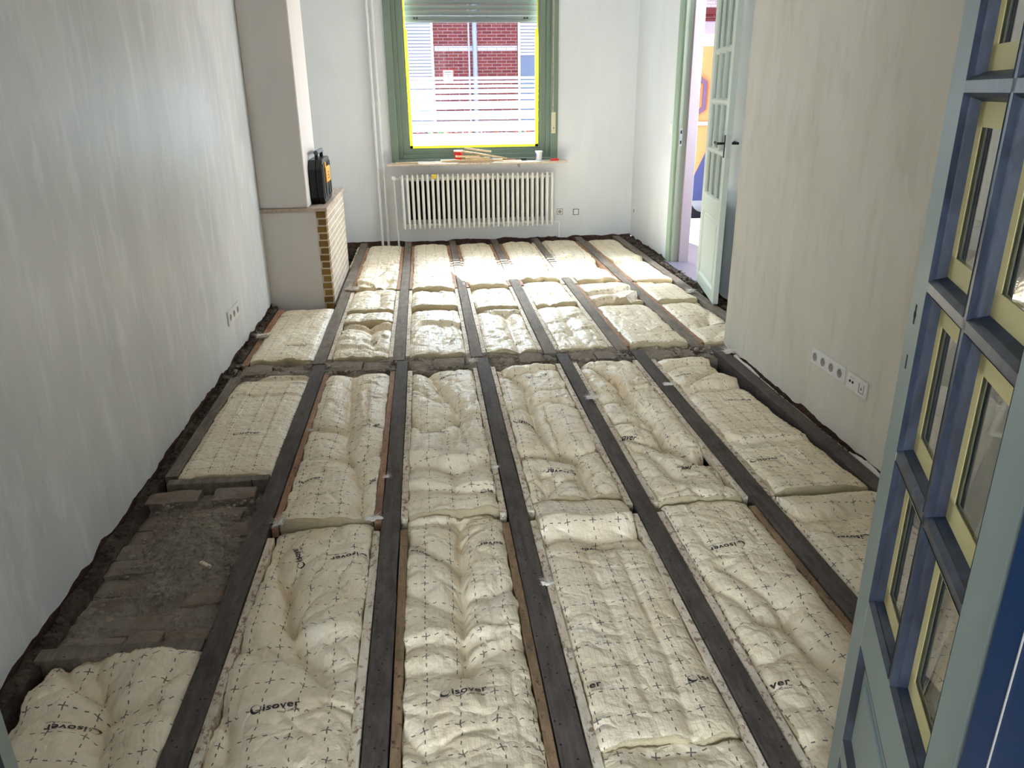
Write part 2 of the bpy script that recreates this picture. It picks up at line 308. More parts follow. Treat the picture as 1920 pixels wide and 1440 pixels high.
# back (street) wall with window and, beyond the hall, the front door opening
jag_wall('wall_back_left', (-1.36, 8.73, 0), (-.345, 8.73, 0), M['plaster_white'], (0, -1, 0), seed=5, th=.25)
jag_wall('wall_back_middle', (-.345, 8.73, 0), (1.475, 8.73, 0), M['plaster_white'], (0, -1, 0), z1=.845, seed=6, th=.25)
jag_wall('wall_back_right', (1.475, 8.73, 0), (2.495, 8.73, 0), M['plaster_white'], (0, -1, 0), seed=7, th=.25)
q = MB(); q.box((-.345, 8.73, 2.72), (1.475, 8.98, ZC)); struct(q, 'wall_back_lintel', M['plaster_white'])
q = MB(); q.box((2.495, 8.73, -.1), (2.70, 8.98, ZC)); q.box((3.60, 8.73, -.1), (3.9, 8.98, ZC)); q.box((2.70, 8.73, 2.5), (3.60, 8.98, ZC)); struct(q, 'wall_hall_front', M['pink_white'])
q = MB(); q.box((3.72, 4.4, -.1), (3.82, 8.73, ZC)); q.box((2.345, 4.3, -.1), (3.82, 4.4, ZC)); struct(q, 'wall_hall', M['plaster_white'])
# brick footings seen below the ragged plaster
def foot(name, lo, hi): q = MB(); q.box(lo, hi); return struct(q, name, M['brick_foot'])
foot('wall_left_footing', (-1.36, .6, -.3), (-1.268, 8.73, .03)); foot('wall_right_footing', (1.908, .6, -.3), (2.0, 4.50, .03))
foot('wall_alcove_footing', (2.353, 4.6, -.3), (2.49, 6.3, .03)); foot('wall_far_footing', (2.353, 7.25, -.3), (2.49, 8.7, .03))
foot('wall_back_footing', (-1.268, 8.738, -.3), (2.353, 8.97, .03))
# ceiling, sub floor
q = MB(); q.box((-1.4, .45, ZC), (3.9, 9.0, ZC+.1)); struct(q, 'ceiling', M['plaster_white'])
def terrain(name, x0, x1, y0, y1, z, amp, mat, step=.03, sc=6, seed=0, kind='structure', skirt=.08, q0=None):
    nx = max(2, int((x1-x0)/step)+1); ny = max(2, int((y1-y0)/step)+1)
    X, Y = np.meshgrid(np.linspace(x0, x1, nx), np.linspace(y0, y1, ny)); F1, F2 = worley(X*sc*1.5, Y*sc*1.5, seed)
    Z = z+amp*(fbm(X*sc, Y*sc, seed, 4)+.5*np.minimum(F2-F1, .4)); vs = list(zip(X.ravel(), Y.ravel(), Z.ravel()))
    fs = [(j*nx+i, j*nx+i+1, (j+1)*nx+i+1, (j+1)*nx+i) for j in range(ny-1) for i in range(nx-1)]
    q = MB(); q.add(vs, fs)
    ring = [i for i in range(nx)]+[j*nx+nx-1 for j in range(1, ny)]+[(ny-1)*nx+i for i in range(nx-2, -1, -1)]+[j*nx for j in range(ny-2, 0, -1)]
    n0 = len(q.v); q.v += [(vs[i][0], vs[i][1], z-skirt) for i in ring]; m = len(ring)
    for k in range(m): q.f.append((ring[k], n0+k, n0+(k+1) % m, ring[(k+1) % m])); q.m.append(0)
    if q0 is not None and q0.f: q.add(q0.v, q0.f)
    o = q.obj(name, mat, smooth=False, kind=kind); return o
terrain('floor', -1.27, 2.35, .5, 8.75, -.16, .03, M['soil'], step=.05, sc=4, seed=11)
# rear room behind the camera: floor, walls, ceiling, back wall opened for the fill lamp
q = MB(); q.box((-2.0, -3.4, -.1), (2.0, .45, .02)); struct(q, 'floor_rear_room', plain('rear_floor_boards', L(150, 122, 92), .6))
q = MB(); q.box((-2.1, -3.5, 0), (-2.0, .45, ZC)); struct(q, 'wall_rear_left', M['plaster_white'])
q = MB(); q.box((2.0, -3.5, 0), (2.1, .45, ZC)); struct(q, 'wall_rear_right', M['plaster_white'])
q = MB(); q.box((-2.1, -3.5, ZC), (2.1, .45, ZC+.1)); struct(q, 'ceiling_rear_room', M['plaster_white'])
q = MB(); q.box((-2.1, -3.5, 0), (-1.92, -3.4, ZC)); q.box((-.48, -3.5, 0), (2.1, -3.4, ZC)); q.box((-1.92, -3.5, 0), (-.48, -3.4, .43)); q.box((-1.92, -3.5, 2.47), (-.48, -3.4, ZC)); struct(q, 'wall_rear_back', M['plaster_white'])
# partition with the double doors
q = MB(); q.box((-2.1, .45, -.1), (-.71, .60, ZC)); q.box((.71, .45, -.1), (2.1, .60, ZC)); q.box((-.71, .45, 2.42), (.71, .60, ZC)); struct(q, 'wall_partition', M['plaster_white'])
for s, nm in ((1, 'door_frame_right'), (-1, 'door_frame_left')):
    q = MB()
    a, b = sorted((s*.556, s*.71)); q.box((a, .43, -.05), (b, .585, 2.42)); a, b = sorted((s*.628, s*.71)); q.box((a, .43, -.05), (b, .607, 2.42)); a, b = sorted((s*.612, s*.80)); q.box((a, .41, -.05), (b, .43, 2.5))
    a, b = sorted((s*.640, s*.700)); q.box((a, .398, -.05), (b, .412, 2.46)); fr0 = q; q = MB(); a, b = sorted((s*.5545, s*.5575)); q.box((a, .545, .02), (b, .5462, 2.40)); tr0 = struct(q, 'trim_8' if s > 0 else 'trim_9', M['insert']); q = fr0; q.obj('trim_1' if s > 0 else 'trim_2', M['navy'], bevel=.004, kind='structure')
# chimney breast ---------------------------------------------------
q = MB(); q.box((-1.262, 6.08, -.12), (-.845, 7.45, .722)); struct(q, 'wall_chimney_base', M['plaster_chim'], bevel=.004)
q = MB(); q.box((-.845, 6.076, -.12), (-.775, 6.14, .715)); struct(q, 'wall_chimney_corner_bricks', M['brick_brown'])
q = MB(); q.box((-.845, 6.14, -.12), (-.772, 7.45, .715)); struct(q, 'wall_chimney_side_bricks', M['brick_white'])
q = MB()
for y0, y1 in ((6.06, 6.50), (6.504, 6.98), (6.984, 7.46)): q.box((-1.262, y0, .722), (-.758, y1, .748))
struct(q, 'trim_3', M['mantel'], bevel=.003)
q = MB(); q.box((-1.262, 6.08, .748), (-.900, 6.76, ZC)); struct(q, 'wall_chimney_breast', M['plaster_chim'], bevel=.01)
# window -----------------------------------------------------------
def wpart(name, mat, boxes, parent, **k):
    q = MB()
    for b in boxes: q.box(*b)
    return q.obj(name, mat, parent, **k)
def frame(x0, x1, z0, z1, wd, ya, yb, wb=None):
    wb = wd if wb is None else wb
    return [((x0, ya, z0), (x0+wd, yb, z1)), ((x1-wd, ya, z0), (x1, yb, z1)), ((x0+wd, ya, z0), (x1-wd, yb, z0+wb)), ((x0+wd, ya, z1-wd), (x1-wd, yb, z1))]
W1 = root('window_1', (.56, 8.8, .85)); W1['kind'] = 'structure'
wpart('window_casing', M['green'], frame(-.345, 1.475, .865, 2.72, .075, 8.70, 8.90, .03), W1, bevel=.004)
wpart('window_frame', M['green'], frame(-.272, 1.402, .893, 2.70, .05, 8.755, 8.87, .045), W1, bevel=.006)
wpart('window_sash', M['green'], frame(-.222, 1.352, .935, 2.68, .062, 8.775, 8.85, .05), W1, bevel=.005)
wpart('glazing_bead', M['green'], frame(-.162, 1.292, .983, 2.62, .02, 8.79, 8.83), W1, bevel=.006)
wpart('window_pane', M['glass'], [((-.145, 8.806, 1.0), (1.277, 8.812, 2.605))], W1)
gz = [1.724, 1.693, 1.653, 1.609, 1.553, 1.489, 1.391, 1.284, 1.160, .998]
bands = []
for i in range(9):
    top = gz[i]-(.0 if i == 0 else .0095); bot = gz[i+1]+(.0095 if i < 8 else 0); bands.append(((-.142, 8.802, bot), (1.274, 8.8045, top)))
wpart('frosted_film', M['film'], bands, W1)
wpart('yellow_edge_tape', M['tape_lit'], [((-.142, 8.7975, .998), (-.112, 8.8010, 2.19)), ((1.238, 8.7975, .998), (1.274, 8.8010, 2.19)), ((-.142, 8.7975, .998), (1.274, 8.8010, 1.028)), ((-.142, 8.7975, 2.19), (-.128, 8.8010, 2.6)), ((1.258, 8.7975, 2.19), (1.274, 8.8010, 2.6))], W1)
# roller shutter, half lowered, outside the glass
S1 = root('roller_shutter', (.57, 8.93, 2.27), 'half-lowered grey slatted roller shutter outside the top of the front window', 'roller shutter')
for k in range(9):
    q = MB(); z0 = 2.278+k*.052
    prof = [(8.925, z0), (8.94, z0+.004), (8.945, z0+.024), (8.94, z0+.044), (8.925, z0+.048), (8.931, z0+.024)]
    q.prism(prof, 'x', -.15, 1.28); q.obj('slat', M['shutter'], S1)
q = MB(); q.box((-.15, 8.920, 2.262), (1.28, 8.945, 2.276)); q.obj('bottom_rail', M['shutter'], S1, bevel=.002)
for x in (-.03, .0, 1.14, 1.17): q = MB(); q.cyl((x, 8.915, 2.305), (x, 8.927, 2.305), .009, n=10); q.obj('end_stop', M['black'], S1)
# shutter strap on the right of the frame
S2 = root('shutter_strap', (1.43, 8.69, 1.13), 'cream pull strap of the roller shutter hanging on the right side of the window frame', 'strap')
q = MB(); q.box((1.413, 8.694, 1.36), (1.427, 8.699, 2.72)); q.obj('strap', M['mantel'], S2)
q = MB(); q.box((1.405, 8.688, 1.14), (1.449, 8.70, 1.36)); q.obj('strap_winder', plain('cream_plastic', L(214, 206, 176), .4), S2, bevel=.003)
q = MB(); q.box((1.424, 8.684, 1.19), (1.432, 8.6885, 1.205)); q.obj('slot', M['black'], S2)
# sill board + brackets
SB = root('window_sill', (.58, 8.6, .838)); SB['kind'] = 'structure'
q = MB(); q.box((-.395, 8.50, .842), (1.56, 8.735, .864)); q.obj('sill_board', M['sill_wood'], SB, bevel=.003)
for x in (.06, 1.03): q = MB(); q.box((x, 8.52, .80), (x+.006, 8.73, .842)); q.obj('sill_bracket', M['steel'], SB)
# hall side: door opening linings, threshold, floor
q = MB(); q.box((2.325, 7.20, -.0), (2.347, 7.30, 2.44)); q.box((2.325, 6.30, 2.34), (2.347, 7.20, 2.44)); struct(q, 'trim_4', plain('pale_sage_casing', L(150, 172, 150), .4), bevel=.006)
q = MB(); q.box((2.345, 7.17, 0), (2.415, 7.25, 2.36)); q.box((2.345, 6.30, 0), (2.415, 6.355, 2.36)); struct(q, 'trim_5', plain('sage_grey_jamb', L(150, 158, 142), .4), bevel=.003)
q = MB(); q.box((2.415, 7.14, 0), (2.51, 7.25, 2.36)); q.box((2.415, 6.30, 0), (2.51, 6.34, 2.36)); struct(q, 'trim_6', M['pink_white'], bevel=.004)
q = MB(); q.box((2.30, 6.30, -.12), (2.53, 7.25, .004)); struct(q, 'trim_7', M['stone'], bevel=.004)
q = MB(); q.box((2.53, 4.4, -.12), (3.72, 8.98, .0)); struct(q, 'floor_hall', M['tile'])
q = MB(); q.box((2.495, 4.4, ZC), (3.82, 9.0, ZC+.05)); struct(q, 'ceiling_hall', M['plaster_white'])
# ================================================================== street
q = MB(); q.box((-14, 10.3, -.35), (22, 16.6, -.2)); struct(q, 'road', M['asphalt'])
q = MB(); q.box((-14, 8.98, -.35), (22, 10.3, -.08)); struct(q, 'pavement_near', M['pave'])
q = MB(); q.box((-14, 16.6, -.35), (22, 18.0, -.08)); struct(q, 'pavement_far', M['pave'])
H = root('brick_house', (4, 18.2, -.1), 'red brick terraced house across the street, seen through the window', 'house')
FB = lambda name, mat, *bx, par=None, **k: wpart(name, mat, bx, par or H, **k)
FB('wall', M['facade'], ((-10, 18.0, -.1), (20, 18.4, 6.4)))
FB('white_brick_band', M['facade_white'], ((.34, 17.985, 2.424), (2.14, 18.0, 2.53)))
FB('white_brick_band', M['facade_white'], ((-.3, 17.985, 3.045), (2.9, 18.0, 3.16)))
def fwin(x0, x1, z0, z1, zs):
    f = FB('window', M['white'], *frame(x0, x1, z0, z1, .05, 17.94, 18.0))
    q = MB(); q.box((x0+.05, 17.975, z0+.05), (x1-.05, 17.985, zs)); q.obj('curtained_pane', plain('grey_blue_curtain', L(120, 140, 176), .6, var=.2, sc=3), f)
    q = MB(); z = zs
    while z < z1-.02: q.prism([(17.965, z), (17.945, z+.008), (17.945, z+.052), (17.965, z+.06)], 'x', x0+.02, x1-.02); z += .065
    q.obj('shutter', M['shutter_white'], f)
fwin(-1.3, .32, .9, 3.04, .95); fwin(2.15, 3.7, .9, 3.04, 2.33)
f = FB('door_surround', plain('dark_red_paint', L(120, 52, 60), .5), ((5.6, 17.93, 3.14), (7.2, 18.0, 3.27)), ((6.58, 17.93, 0), (6.68, 18.0, 3.0)), ((5.6, 17.93, 3.0), (6.7, 18.0, 3.06)))
q = MB(); q.box((5.6, 17.96, .9), (6.58, 17.985, 3.0)); q.obj('pane', plain('pale_lilac_blind', L(200, 200, 232), .5), f)
FB('lintel', M['facade_white'], ((5.6, 17.97, 3.27), (7.2, 18.0, 3.9)))
q = MB(); q.cyl((1.21, 17.93, -.1), (1.21, 17.93, 6), .05); q.cyl((1.21, 17.93, 2.78), (1.21, 17.93, 2.82), .06)
tag(q.obj('drain_pipe', plain('pale_blue_pipe', L(176, 190, 226), .4), smooth=True), 'thick pale grey rain pipe running down the red brick house front', 'pipe')
q = MB(); q.cyl((1.085, 17.97, -.1), (1.085, 17.97, 6), .018)
tag(q.obj('cable_conduit', plain('pale_conduit', L(206, 210, 226), .4), smooth=True), 'thin pale conduit beside the rain pipe on the brick house', 'pipe')
SG = root('wall_sign', (.62, 17.98, 1.8), 'small white notice board with red border on the brick wall across the street', 'sign')
q = MB(); q.box((.49, 17.975, 1.80), (.74, 17.985, 2.06)); q.obj('border', M['red'], SG)
q = MB(); q.box((.51, 17.970, 1.82), (.72, 17.976, 2.045)); q.obj('panel', M['white'], SG)
q = MB(); q.box((.54, 17.967, 2.0), (.69, 17.971, 2.012)); q.box((.54, 17.967, 1.96), (.69, 17.971, 1.968)); q.box((.61, 17.967, 1.84), (.62, 17.971, 1.95)); q.obj('printed_lines', M['ink'], SG)
# delivery van parked by the kerb, seen through the hall and front doors
V = root('delivery_van', (5.2, 11.6, -.2), 'orange and dark blue delivery van with hexagon emblem parked beyond the open front door', 'van')
ob = plain('orange_van_paint', L(188, 124, 76), .4); vd = plain('dark_blue_van_paint', L(60, 66, 104), .3)
q = MB(); q.prism([(10.8, .12), (10.76, .5), (10.8, 2.15), (10.95, 2.28), (12.5, 2.28), (12.7, 2.1), (12.75, .5), (12.7, .12)], 'x', 3.1, 7.6); q.obj('body', ob, V, bevel=.03)
q = MB(); q.prism([(3.35, .42), (3.765, .42), (4.10, 1.14), (7.4, 1.14), (7.4, .10), (3.35, .10)], 'y', 10.742, 10.79); q.obj('dark_side_panel', vd, V)
q = MB(); q.prism([(3.95, .42), (4.05, .42), (4.14, 1.0), (4.0, 1.0)], 'y', 10.735, 10.744); q.box((3.2, 10.74, 1.115), (7.4, 10.765, 1.165)); q.obj('side_moulding', M['shutter'], V)
q = MB(); q.box((3.12, 10.78, 2.12), (7.58, 10.81, 2.26)); q.obj('roof_edge', M['white'], V)
dk = plain('dark_plum_print', L(96, 70, 92), .5)
def hexring(cx, cz, R, r, y0, y1, mat, name):
    q = MB(); a = [(cx+R*.86*math.sin(k*pi/3), cz+R*math.cos(k*pi/3)) for k in range(6)]; b = [(cx+r*.86*math.sin(k*pi/3), cz+r*math.cos(k*pi/3)) for k in range(6)]
    for k in range(6):
        p = [a[k], a[(k+1) % 6], b[(k+1) % 6], b[k]]; q.prism(p, 'y', y0, y1)
    q.obj(name, mat, V)
hexring(3.60, 1.50, .36, .295, 10.742, 10.775, dk, 'hexagon_emblem')
q = MB(); q.box((3.70, 10.745, 1.36), (3.765, 10.775, 1.64)); q.obj('emblem_bar', dk, V)
for x in (3.95, 6.9):
    q = MB(); q.cyl((x, 10.76, .12), (x, 10.98, .12), .32, n=28); wh = q.obj('wheel', M['black'], V, smooth=True)
    q = MB(); q.cyl((x, 10.75, .12), (x, 10.80, .12), .19, n=20); q.obj('hubcap', M['steel'], wh, smooth=True)
q = MB(); q.box((3.1, 10.78, -.02), (7.6, 10.9, .14)); q.obj('sill_skirt', M['black_grey'], V)
# potted red flowers outside on the sill of the front window
q = MB(); q.box((-.2, 8.99, .86), (1.35, 9.17, 1.0))
FP = root('flower_box', (.58, 9.08, .86), 'red flowering plant box outside the frosted lower half of the window', 'flower box'); q.obj('planter', M['black_grey'], FP)
q = MB(); rr = random.Random(3)
for k in range(60):
    q.ball((rr.uniform(-.17, 1.32), rr.uniform(9.0, 9.16), rr.uniform(1.0, 1.15)), rr.uniform(.012, .03), n=6)
q.obj('foliage', plain('leaf_green', (.08, .2, .06), .6), FP)
q = MB()
for k in range(40): q.ball((rr.uniform(-.17, 1.32), rr.uniform(9.0, 9.16), rr.uniform(1.12, 1.19)), rr.uniform(.012, .022), n=6)
q.obj('flowers', M['red'], FP, kind='stuff')
# ================================================================== joists, battens
JF = [(-.735, -.660), (-.232, -.163), (.263, .338), (.775, .846), (1.260, 1.340), (1.79, 1.868)]
JB = [(-.750, -.672), (-.255, -.183), (.238, .308), (.705, .783), (1.178, 1.255), (1.680, 1.760), (2.13, 2.205)]
ordn = ['leftmost', 'second', 'third', 'fourth', 'fifth', 'sixth', 'seventh']
def timber(name, x0, x1, y0, y1, z0, z1, mat, label, cat, group, seed, wob=.003, dx=0.0):
    n = max(4, int((y1-y0)/.12)); q = MB(); ys = np.linspace(y0, y1, n); a = wob*fbm(ys*3, ys*0, seed, 3); b = wob*fbm(ys*3, ys*0+5, seed+9, 3); c = wob*.7*fbm(ys*2.5, ys*0+9, seed+5, 2)
    vs = []
    for y, p, r, s in zip(ys, a, b, c):
        k = dx*(y-y0)/(y1-y0); vs += [(x0+p+k, y, z0), (x1+r+k, y, z0), (x1+r+k, y, z1+s), (x0+p+k, y, z1+s)]
    fs = []
    for i in range(n-1):
        for j in range(4): fs.append((4*i+j, 4*i+(j+1) % 4, 4*i+4+(j+1) % 4, 4*i+4+j))
    fs += [(0, 3, 2, 1), (4*n-4, 4*n-3, 4*n-2, 4*n-1)]
    q.add(vs, fs); return tag(q.obj(name, mat, base=True, bevel=.003), label, cat, group)
fseg = ['leftmost, beside the bare brickwork', 'second from the left wall', 'third from the left wall', 'fourth from the left wall', 'fifth from the left wall', 'against the beige right wall']
for i, (a, b) in enumerate(JF):
    timber('floor_joist', a, b, .61, 4.55, -.14, 0, M['joist'], 'dark nail-pocked floor joist in the near half, '+fseg[i], 'floor joist', 'floor joists of the near half', 20+i)
for i, (a, b) in enumerate(JB):
    y1 = 8.70
    timber('floor_joist', a, b, 4.57, y1, -.14, 0, M['joist_worn_lit'], 'grey-brown floor joist in the far half, '+['passing close to the brick fireplace corner', 'second from the left wall', 'third from the left wall', 'fourth from the left wall', 'fifth from the left wall', 'sixth from the left wall', 'seventh and last, near the doorway wall'][i], 'floor joist', 'floor joists of the far half', 40+i)
# battens (side, joist, y0, y1, material key, colour word)
BT = 'batten'
bl = []
fr_l = {0: 'left', 1: 'second', 2: 'third', 3: 'fourth', 4: 'fifth', 5: 'sixth'}
def batten(x0, x1, y0, y1, mk, side, jn, where, seed):
    cw = {'pine': 'pale', 'pine_red': 'reddish', 'pine_brown': 'brown'}[mk]
    timber('batten', x0, x1, y0, y1, -.05, -.006, M[mk], f'{cw} batten {side} of the {jn} joist, {where}', 'batten', f'battens beside the joists {where}', seed, .002)
W_ = .028; G_ = .003
def bside(js, i, side, y0, y1, mk, where, w_=W_):
    a, b = js[i]; jn = ordn[i]
    if side == 'right': batten(b+G_, b+G_+w_, y0, y1, mk, side, jn, where, random.randint(0, 999))
    else: batten(a-G_-w_, a-G_, y0, y1, mk, side, jn, where, random.randint(0, 999))
NR, MR, FR_, WR = 'in the nearest bays', 'before the cross wall', 'just beyond the cross wall', 'nearest the window'
for i, sd, mk in ((0, 'right', 'pine'), (1, 'left', 'pine'), (1, 'right', 'pine_brown'), (2, 'left', 'pine_brown'), (2, 'right', 'pine'), (3, 'left', 'pine'), (3, 'right', 'pine'), (4, 'left', 'pine_brown')): bside(JF, i, sd, .65, 2.57, mk, NR)
for i, sd, mk in ((0, 'right', 'pine_red'), (1, 'left', 'pine_red'), (1, 'right', 'pine'), (2, 'left', 'pine'), (2, 'right', 'pine'), (3, 'left', 'pine'), (3, 'right', 'pine'), (4, 'left', 'pine'), (4, 'right', 'pine')): bside(JF, i, sd, 2.64, 4.38, mk, MR)
for i, sd, mk in ((0, 'right', 'pine'), (1, 'left', 'pine'), (1, 'right', 'pine'), (2, 'left', 'pine'), (2, 'right', 'pine'), (3, 'left', 'pine'), (3, 'right', 'pine'), (4, 'left', 'pine'), (4, 'right', 'pine_red'), (5, 'right', 'pine_red')): bside(JB, i, sd, 4.66, 6.42, mk, FR_)
for i, sd, mk in ((0, 'right', 'pine_red'), (1, 'left', 'pine_red'), (1, 'right', 'pine_red'), (2, 'left', 'pine_red'), (2, 'right', 'pine_red'), (3, 'left', 'pine_red'), (3, 'right', 'pine_red'), (4, 'left', 'pine'), (4, 'right', 'pine'), (5, 'left', 'pine_red'), (5, 'right', 'pine_red')): bside(JB, i, sd, 6.46, 8.45, mk, WR)
# old wall-side sleepers and trimmers
timber('wall_sleeper', -1.205, -1.150, 3.15, 4.42, -.12, -.012, M['joist_worn_lit'], 'narrow old timber strip along the left wall beside the far-left white batt', 'timber', None, 3, dx=.0)
timber('wall_sleeper', -1.20, -1.155, 4.66, 6.0, -.12, -.02, M['pine_red'], 'thin reddish timber along the left wall between cross wall and fireplace', 'timber', None, 4)
def cross(name, x0, x1, y0, y1, z0, z1, mat, label):
    q = MB(); n = 10; xs = np.linspace(x0, x1, n); a = .006*fbm(xs*5, xs*0, 3, 3); vs = []
    for x, p in zip(xs, a): vs += [(x, y0+p, z0), (x, y1+p, z0), (x, y1+p, z1+p*.5), (x, y0+p, z1+p*.5)]
    fs = [(4*i+j, 4*i+(j+1) % 4, 4*i+4+(j+1) % 4, 4*i+4+j) for i in range(n-1) for j in range(4)]+[(0, 3, 2, 1), (4*n-4, 4*n-3, 4*n-2, 4*n-1)]
    q.add(vs, fs); return tag(q.obj(name, mat, base=True, bevel=.004), label, 'timber')
cross('trimmer_timber', -1.17, -.742, 3.055, 3.105, -.12, -.006, M['joist_worn_lit'], 'short cross timber at the far edge of the bare brick area, left wall side')
cross('trimmer_timber', -1.225, -.742, 1.965, 2.02, -.12, -.008, M['joist_worn_lit'], 'short dark cross timber between the bare bricks and the nearest left batt')
# dwarf wall across the room
rr = random.Random(5)
def brick_mb(q, cx, cy, cz, L_, W2, H2, rot, seed):
    nx, ny = 9, 5; r = Matrix.Translation((cx, cy, cz)) @ Matrix.Rotation(rot, 4, 'Z') @ Matrix.Rotation(random.Random(seed).uniform(-.03, .03), 4, 'X')
    X, Y = np.meshgrid(np.linspace(-1, 1, nx), np.linspace(-1, 1, ny)); e = np.maximum(np.abs(X)**6, np.abs(Y)**6)
    Z = H2-(.010*e)+.006*fbm(X*2.2+seed, Y*2.2, seed, 3); px = X*L_/2*(1-.02*fbm(Y*2, X*0, seed+3, 2)); py = Y*W2/2*(1-.06*fbm(X*2.5, Y*0, seed+4, 2))
    vs = [r @ Vector(p) for p in zip(px.ravel(), py.ravel(), Z.ravel())]; fs = [(j*nx+i, j*nx+i+1, (j+1)*nx+i+1, (j+1)*nx+i) for j in range(ny-1) for i in range(nx-1)]
    ring = list(range(nx))+[j*nx+nx-1 for j in range(1, ny)]+[(ny-1)*nx+i for i in range(nx-2, -1, -1)]+[j*nx for j in range(ny-2, 0, -1)]
    n0 = len(vs); vs += [r @ Vector((px.ravel()[i], py.ravel()[i], 0)) for i in ring]; m = len(ring)
    fs += [(ring[k], n0+k, n0+(k+1) % m, ring[(k+1) % m]) for k in range(m)]; q.add(vs, fs)
# brick pieces: (x, y) centre, length, width
DW = root('dwarf_wall', (.3, 4.55, -.15), 'low sooty brick cross wall running under the joists halfway down the room', 'dwarf wall')
segs = [(-1.17, -.745), (-.645, -.262), (-.155, .232), (.345, .70), (.855, 1.172), (1.347, 1.672), (1.875, 2.1)]
k = 0
for (a, b) in segs:
    x = a
    while x < b-.05:
        l = min(rr.uniform(.15, .21), b-x); q = MB(); brick_mb(q, x+l/2, 4.535+rr.uniform(-.012, .012), -.10, l-.01, .15, .092+rr.uniform(-.012, .006), rr.uniform(-.05, .05), k); q.obj('brick', M['brick_old'], DW); x += l; k += 1
def crumbs(q, x0, x1, y0, y1, z, n, r0, r1, rnd):
    for _ in range(n):
        x, y, r = rnd.uniform(x0, x1), rnd.uniform(y0, y1), r0+(r1-r0)*rnd.random()**2.5
        bm = bmesh.new(); bmesh.ops.create_icosphere(bm, subdivisions=1, radius=r)
        s = (rnd.uniform(.7, 1.5), rnd.uniform(.7, 1.3), rnd.uniform(.4, .9)); Rm = Matrix.Rotation(rnd.uniform(0, 6), 3, 'Z') @ Matrix.Rotation(rnd.uniform(-.5, .5), 3, 'X')
        vs = []
        for v in bm.verts:
            p = Rm @ Vector((v.co.x*s[0]*rnd.uniform(.75, 1.15), v.co.y*s[1]*rnd.uniform(.75, 1.15), v.co.z*s[2])); vs.append((x+p.x, y+p.y, z+p.z+r*.2))
        q.add(vs, [tuple(v.index for v in f.verts) for f in bm.faces]); bm.free()
def strip(name, x0, x1, y0, y1, z, amp, mat, seed, n=0, r1=.02, step=.02):
    q = MB()
    if n: crumbs(q, x0+r1, max(x1-r1, x0+r1+.001), y0+r1, y1-r1, z+amp*.4, n, .003, r1, random.Random(seed))
    return terrain(name, x0, x1, y0, y1, z, amp, mat, step=step, sc=11, seed=seed, kind='stuff', skirt=.1, q0=q)
strip('rubble_left_wall', -1.262, -1.207, .62, 6.06, -.028, .026, M['rubble_dark'], 61, 500, .018)
strip('rubble_left_gap', -1.165, -1.13, 1.2, 2.0, -.07, .02, M['soil'], 62)
strip('rubble_cross_wall', -1.24, 1.86, 4.40, 4.655, -.036, .040, M['rubble'], 63, 900, .02)
strip('rubble_cross_wall_alcove', 1.86, 2.34, 4.62, 4.75, -.06, .03, M['rubble'], 60, 80)
strip('rubble_right_far', 2.205, 2.345, 4.65, 8.70, -.030, .045, M['rubble_dark'], 64, 900, .028)
strip('rubble_window_wall', -1.25, 2.3, 8.60, 8.735, -.055, .035, M['rubble_dark'], 65, 420, .02)
strip('rubble_fireplace', -.770, -.752, 6.1, 7.4, -.03, .01, M['rubble_dark'], 66)
strip('rubble_fireplace_front', -1.20, -.76, 5.99, 6.08, -.08, .02, M['soil'], 67, 60)
strip('rubble_right_wall', 1.868, 1.903, .62, 4.45, -.022, .016, M['brick_foot'], 68, 260, .014)
# bare brick base on the left between the trimmers
BB = root('brickwork_patch', (-1.0, 2.5, -.15), 'bare sooty brickwork with mortar rubble between the two left insulation batts', 'brickwork')
rows = [2.062, 2.17, 2.28, 2.39, 2.50, 2.61, 2.72, 2.83]
k = 100
for j, y in enumerate(rows):
    x = -1.222-(.0 if j % 2 else .0)
    while x < -.76:
        l = (.235, .20, .22, .10)[k % 4] if j % 2 else (.20, .21, .12)[k % 3]; l = min(l, -.748-x)
        if l > .05 and not (j == 7 and x > -1.02) :
            q = MB(); brick_mb(q, x+l/2, y, -.125, l-.012, .098, .085+rr.uniform(-.020, .012), rr.uniform(-.09, .09), k); q.obj('brick', M['brick_old'], BB)
        x += l; k += 1
for l, x in ((.21, -1.12), (.17, -.87)):
    q = MB(); brick_mb(q, x, 2.985, -.115, l, .095, .10, .02, k); q.obj('brick', M['brick_old'], BB); k += 1
q = MB(); g = MB()
X, Y = np.meshgrid(np.linspace(-1.225, -.745, 90), np.linspace(2.03, 3.04, 190)); F1, F2 = worley(X*26, Y*26, 5); G1, G2 = worley(X*60, Y*60, 8)
mound = np.exp(-((X+.93)/.13)**2-((Y-2.62)/.33)**2); Z = -.056+.046*mound+(.012+.012*mound)*(np.minimum(F2-F1, .5)*1.2-.3)+.006*np.minimum(G2-G1, .5)+.026*fbm(X*5, Y*5, 77, 4)
Z -= .012*(1-mound)+.06*np.exp(-((Y-2.90-.1*(X+.9))/.035)**2)*(X > -1.0)
nx = 90; q.add(list(zip(X.ravel(), Y.ravel(), Z.ravel())), [(j*nx+i, j*nx+i+1, (j+1)*nx+i+1, (j+1)*nx+i) for j in range(189) for i in range(89)]); crumbs(q, -1.15, -.76, 2.25, 2.95, -.035, 420, .003, .014, random.Random(9))
q.obj('mortar_rubble', M['rubble'], BB, kind='stuff')
q = MB(); q.box((-.02, -.006, 0), (.035, .006, .008), Matrix.Translation((-.855, 2.44, -.02)) @ Matrix.Rotation(-.7, 4, 'Z')); tag(q.obj('wood_splinter', M['pine'], base=True), 'small pale wood splinter lying on the bare brick rubble', 'splinter')
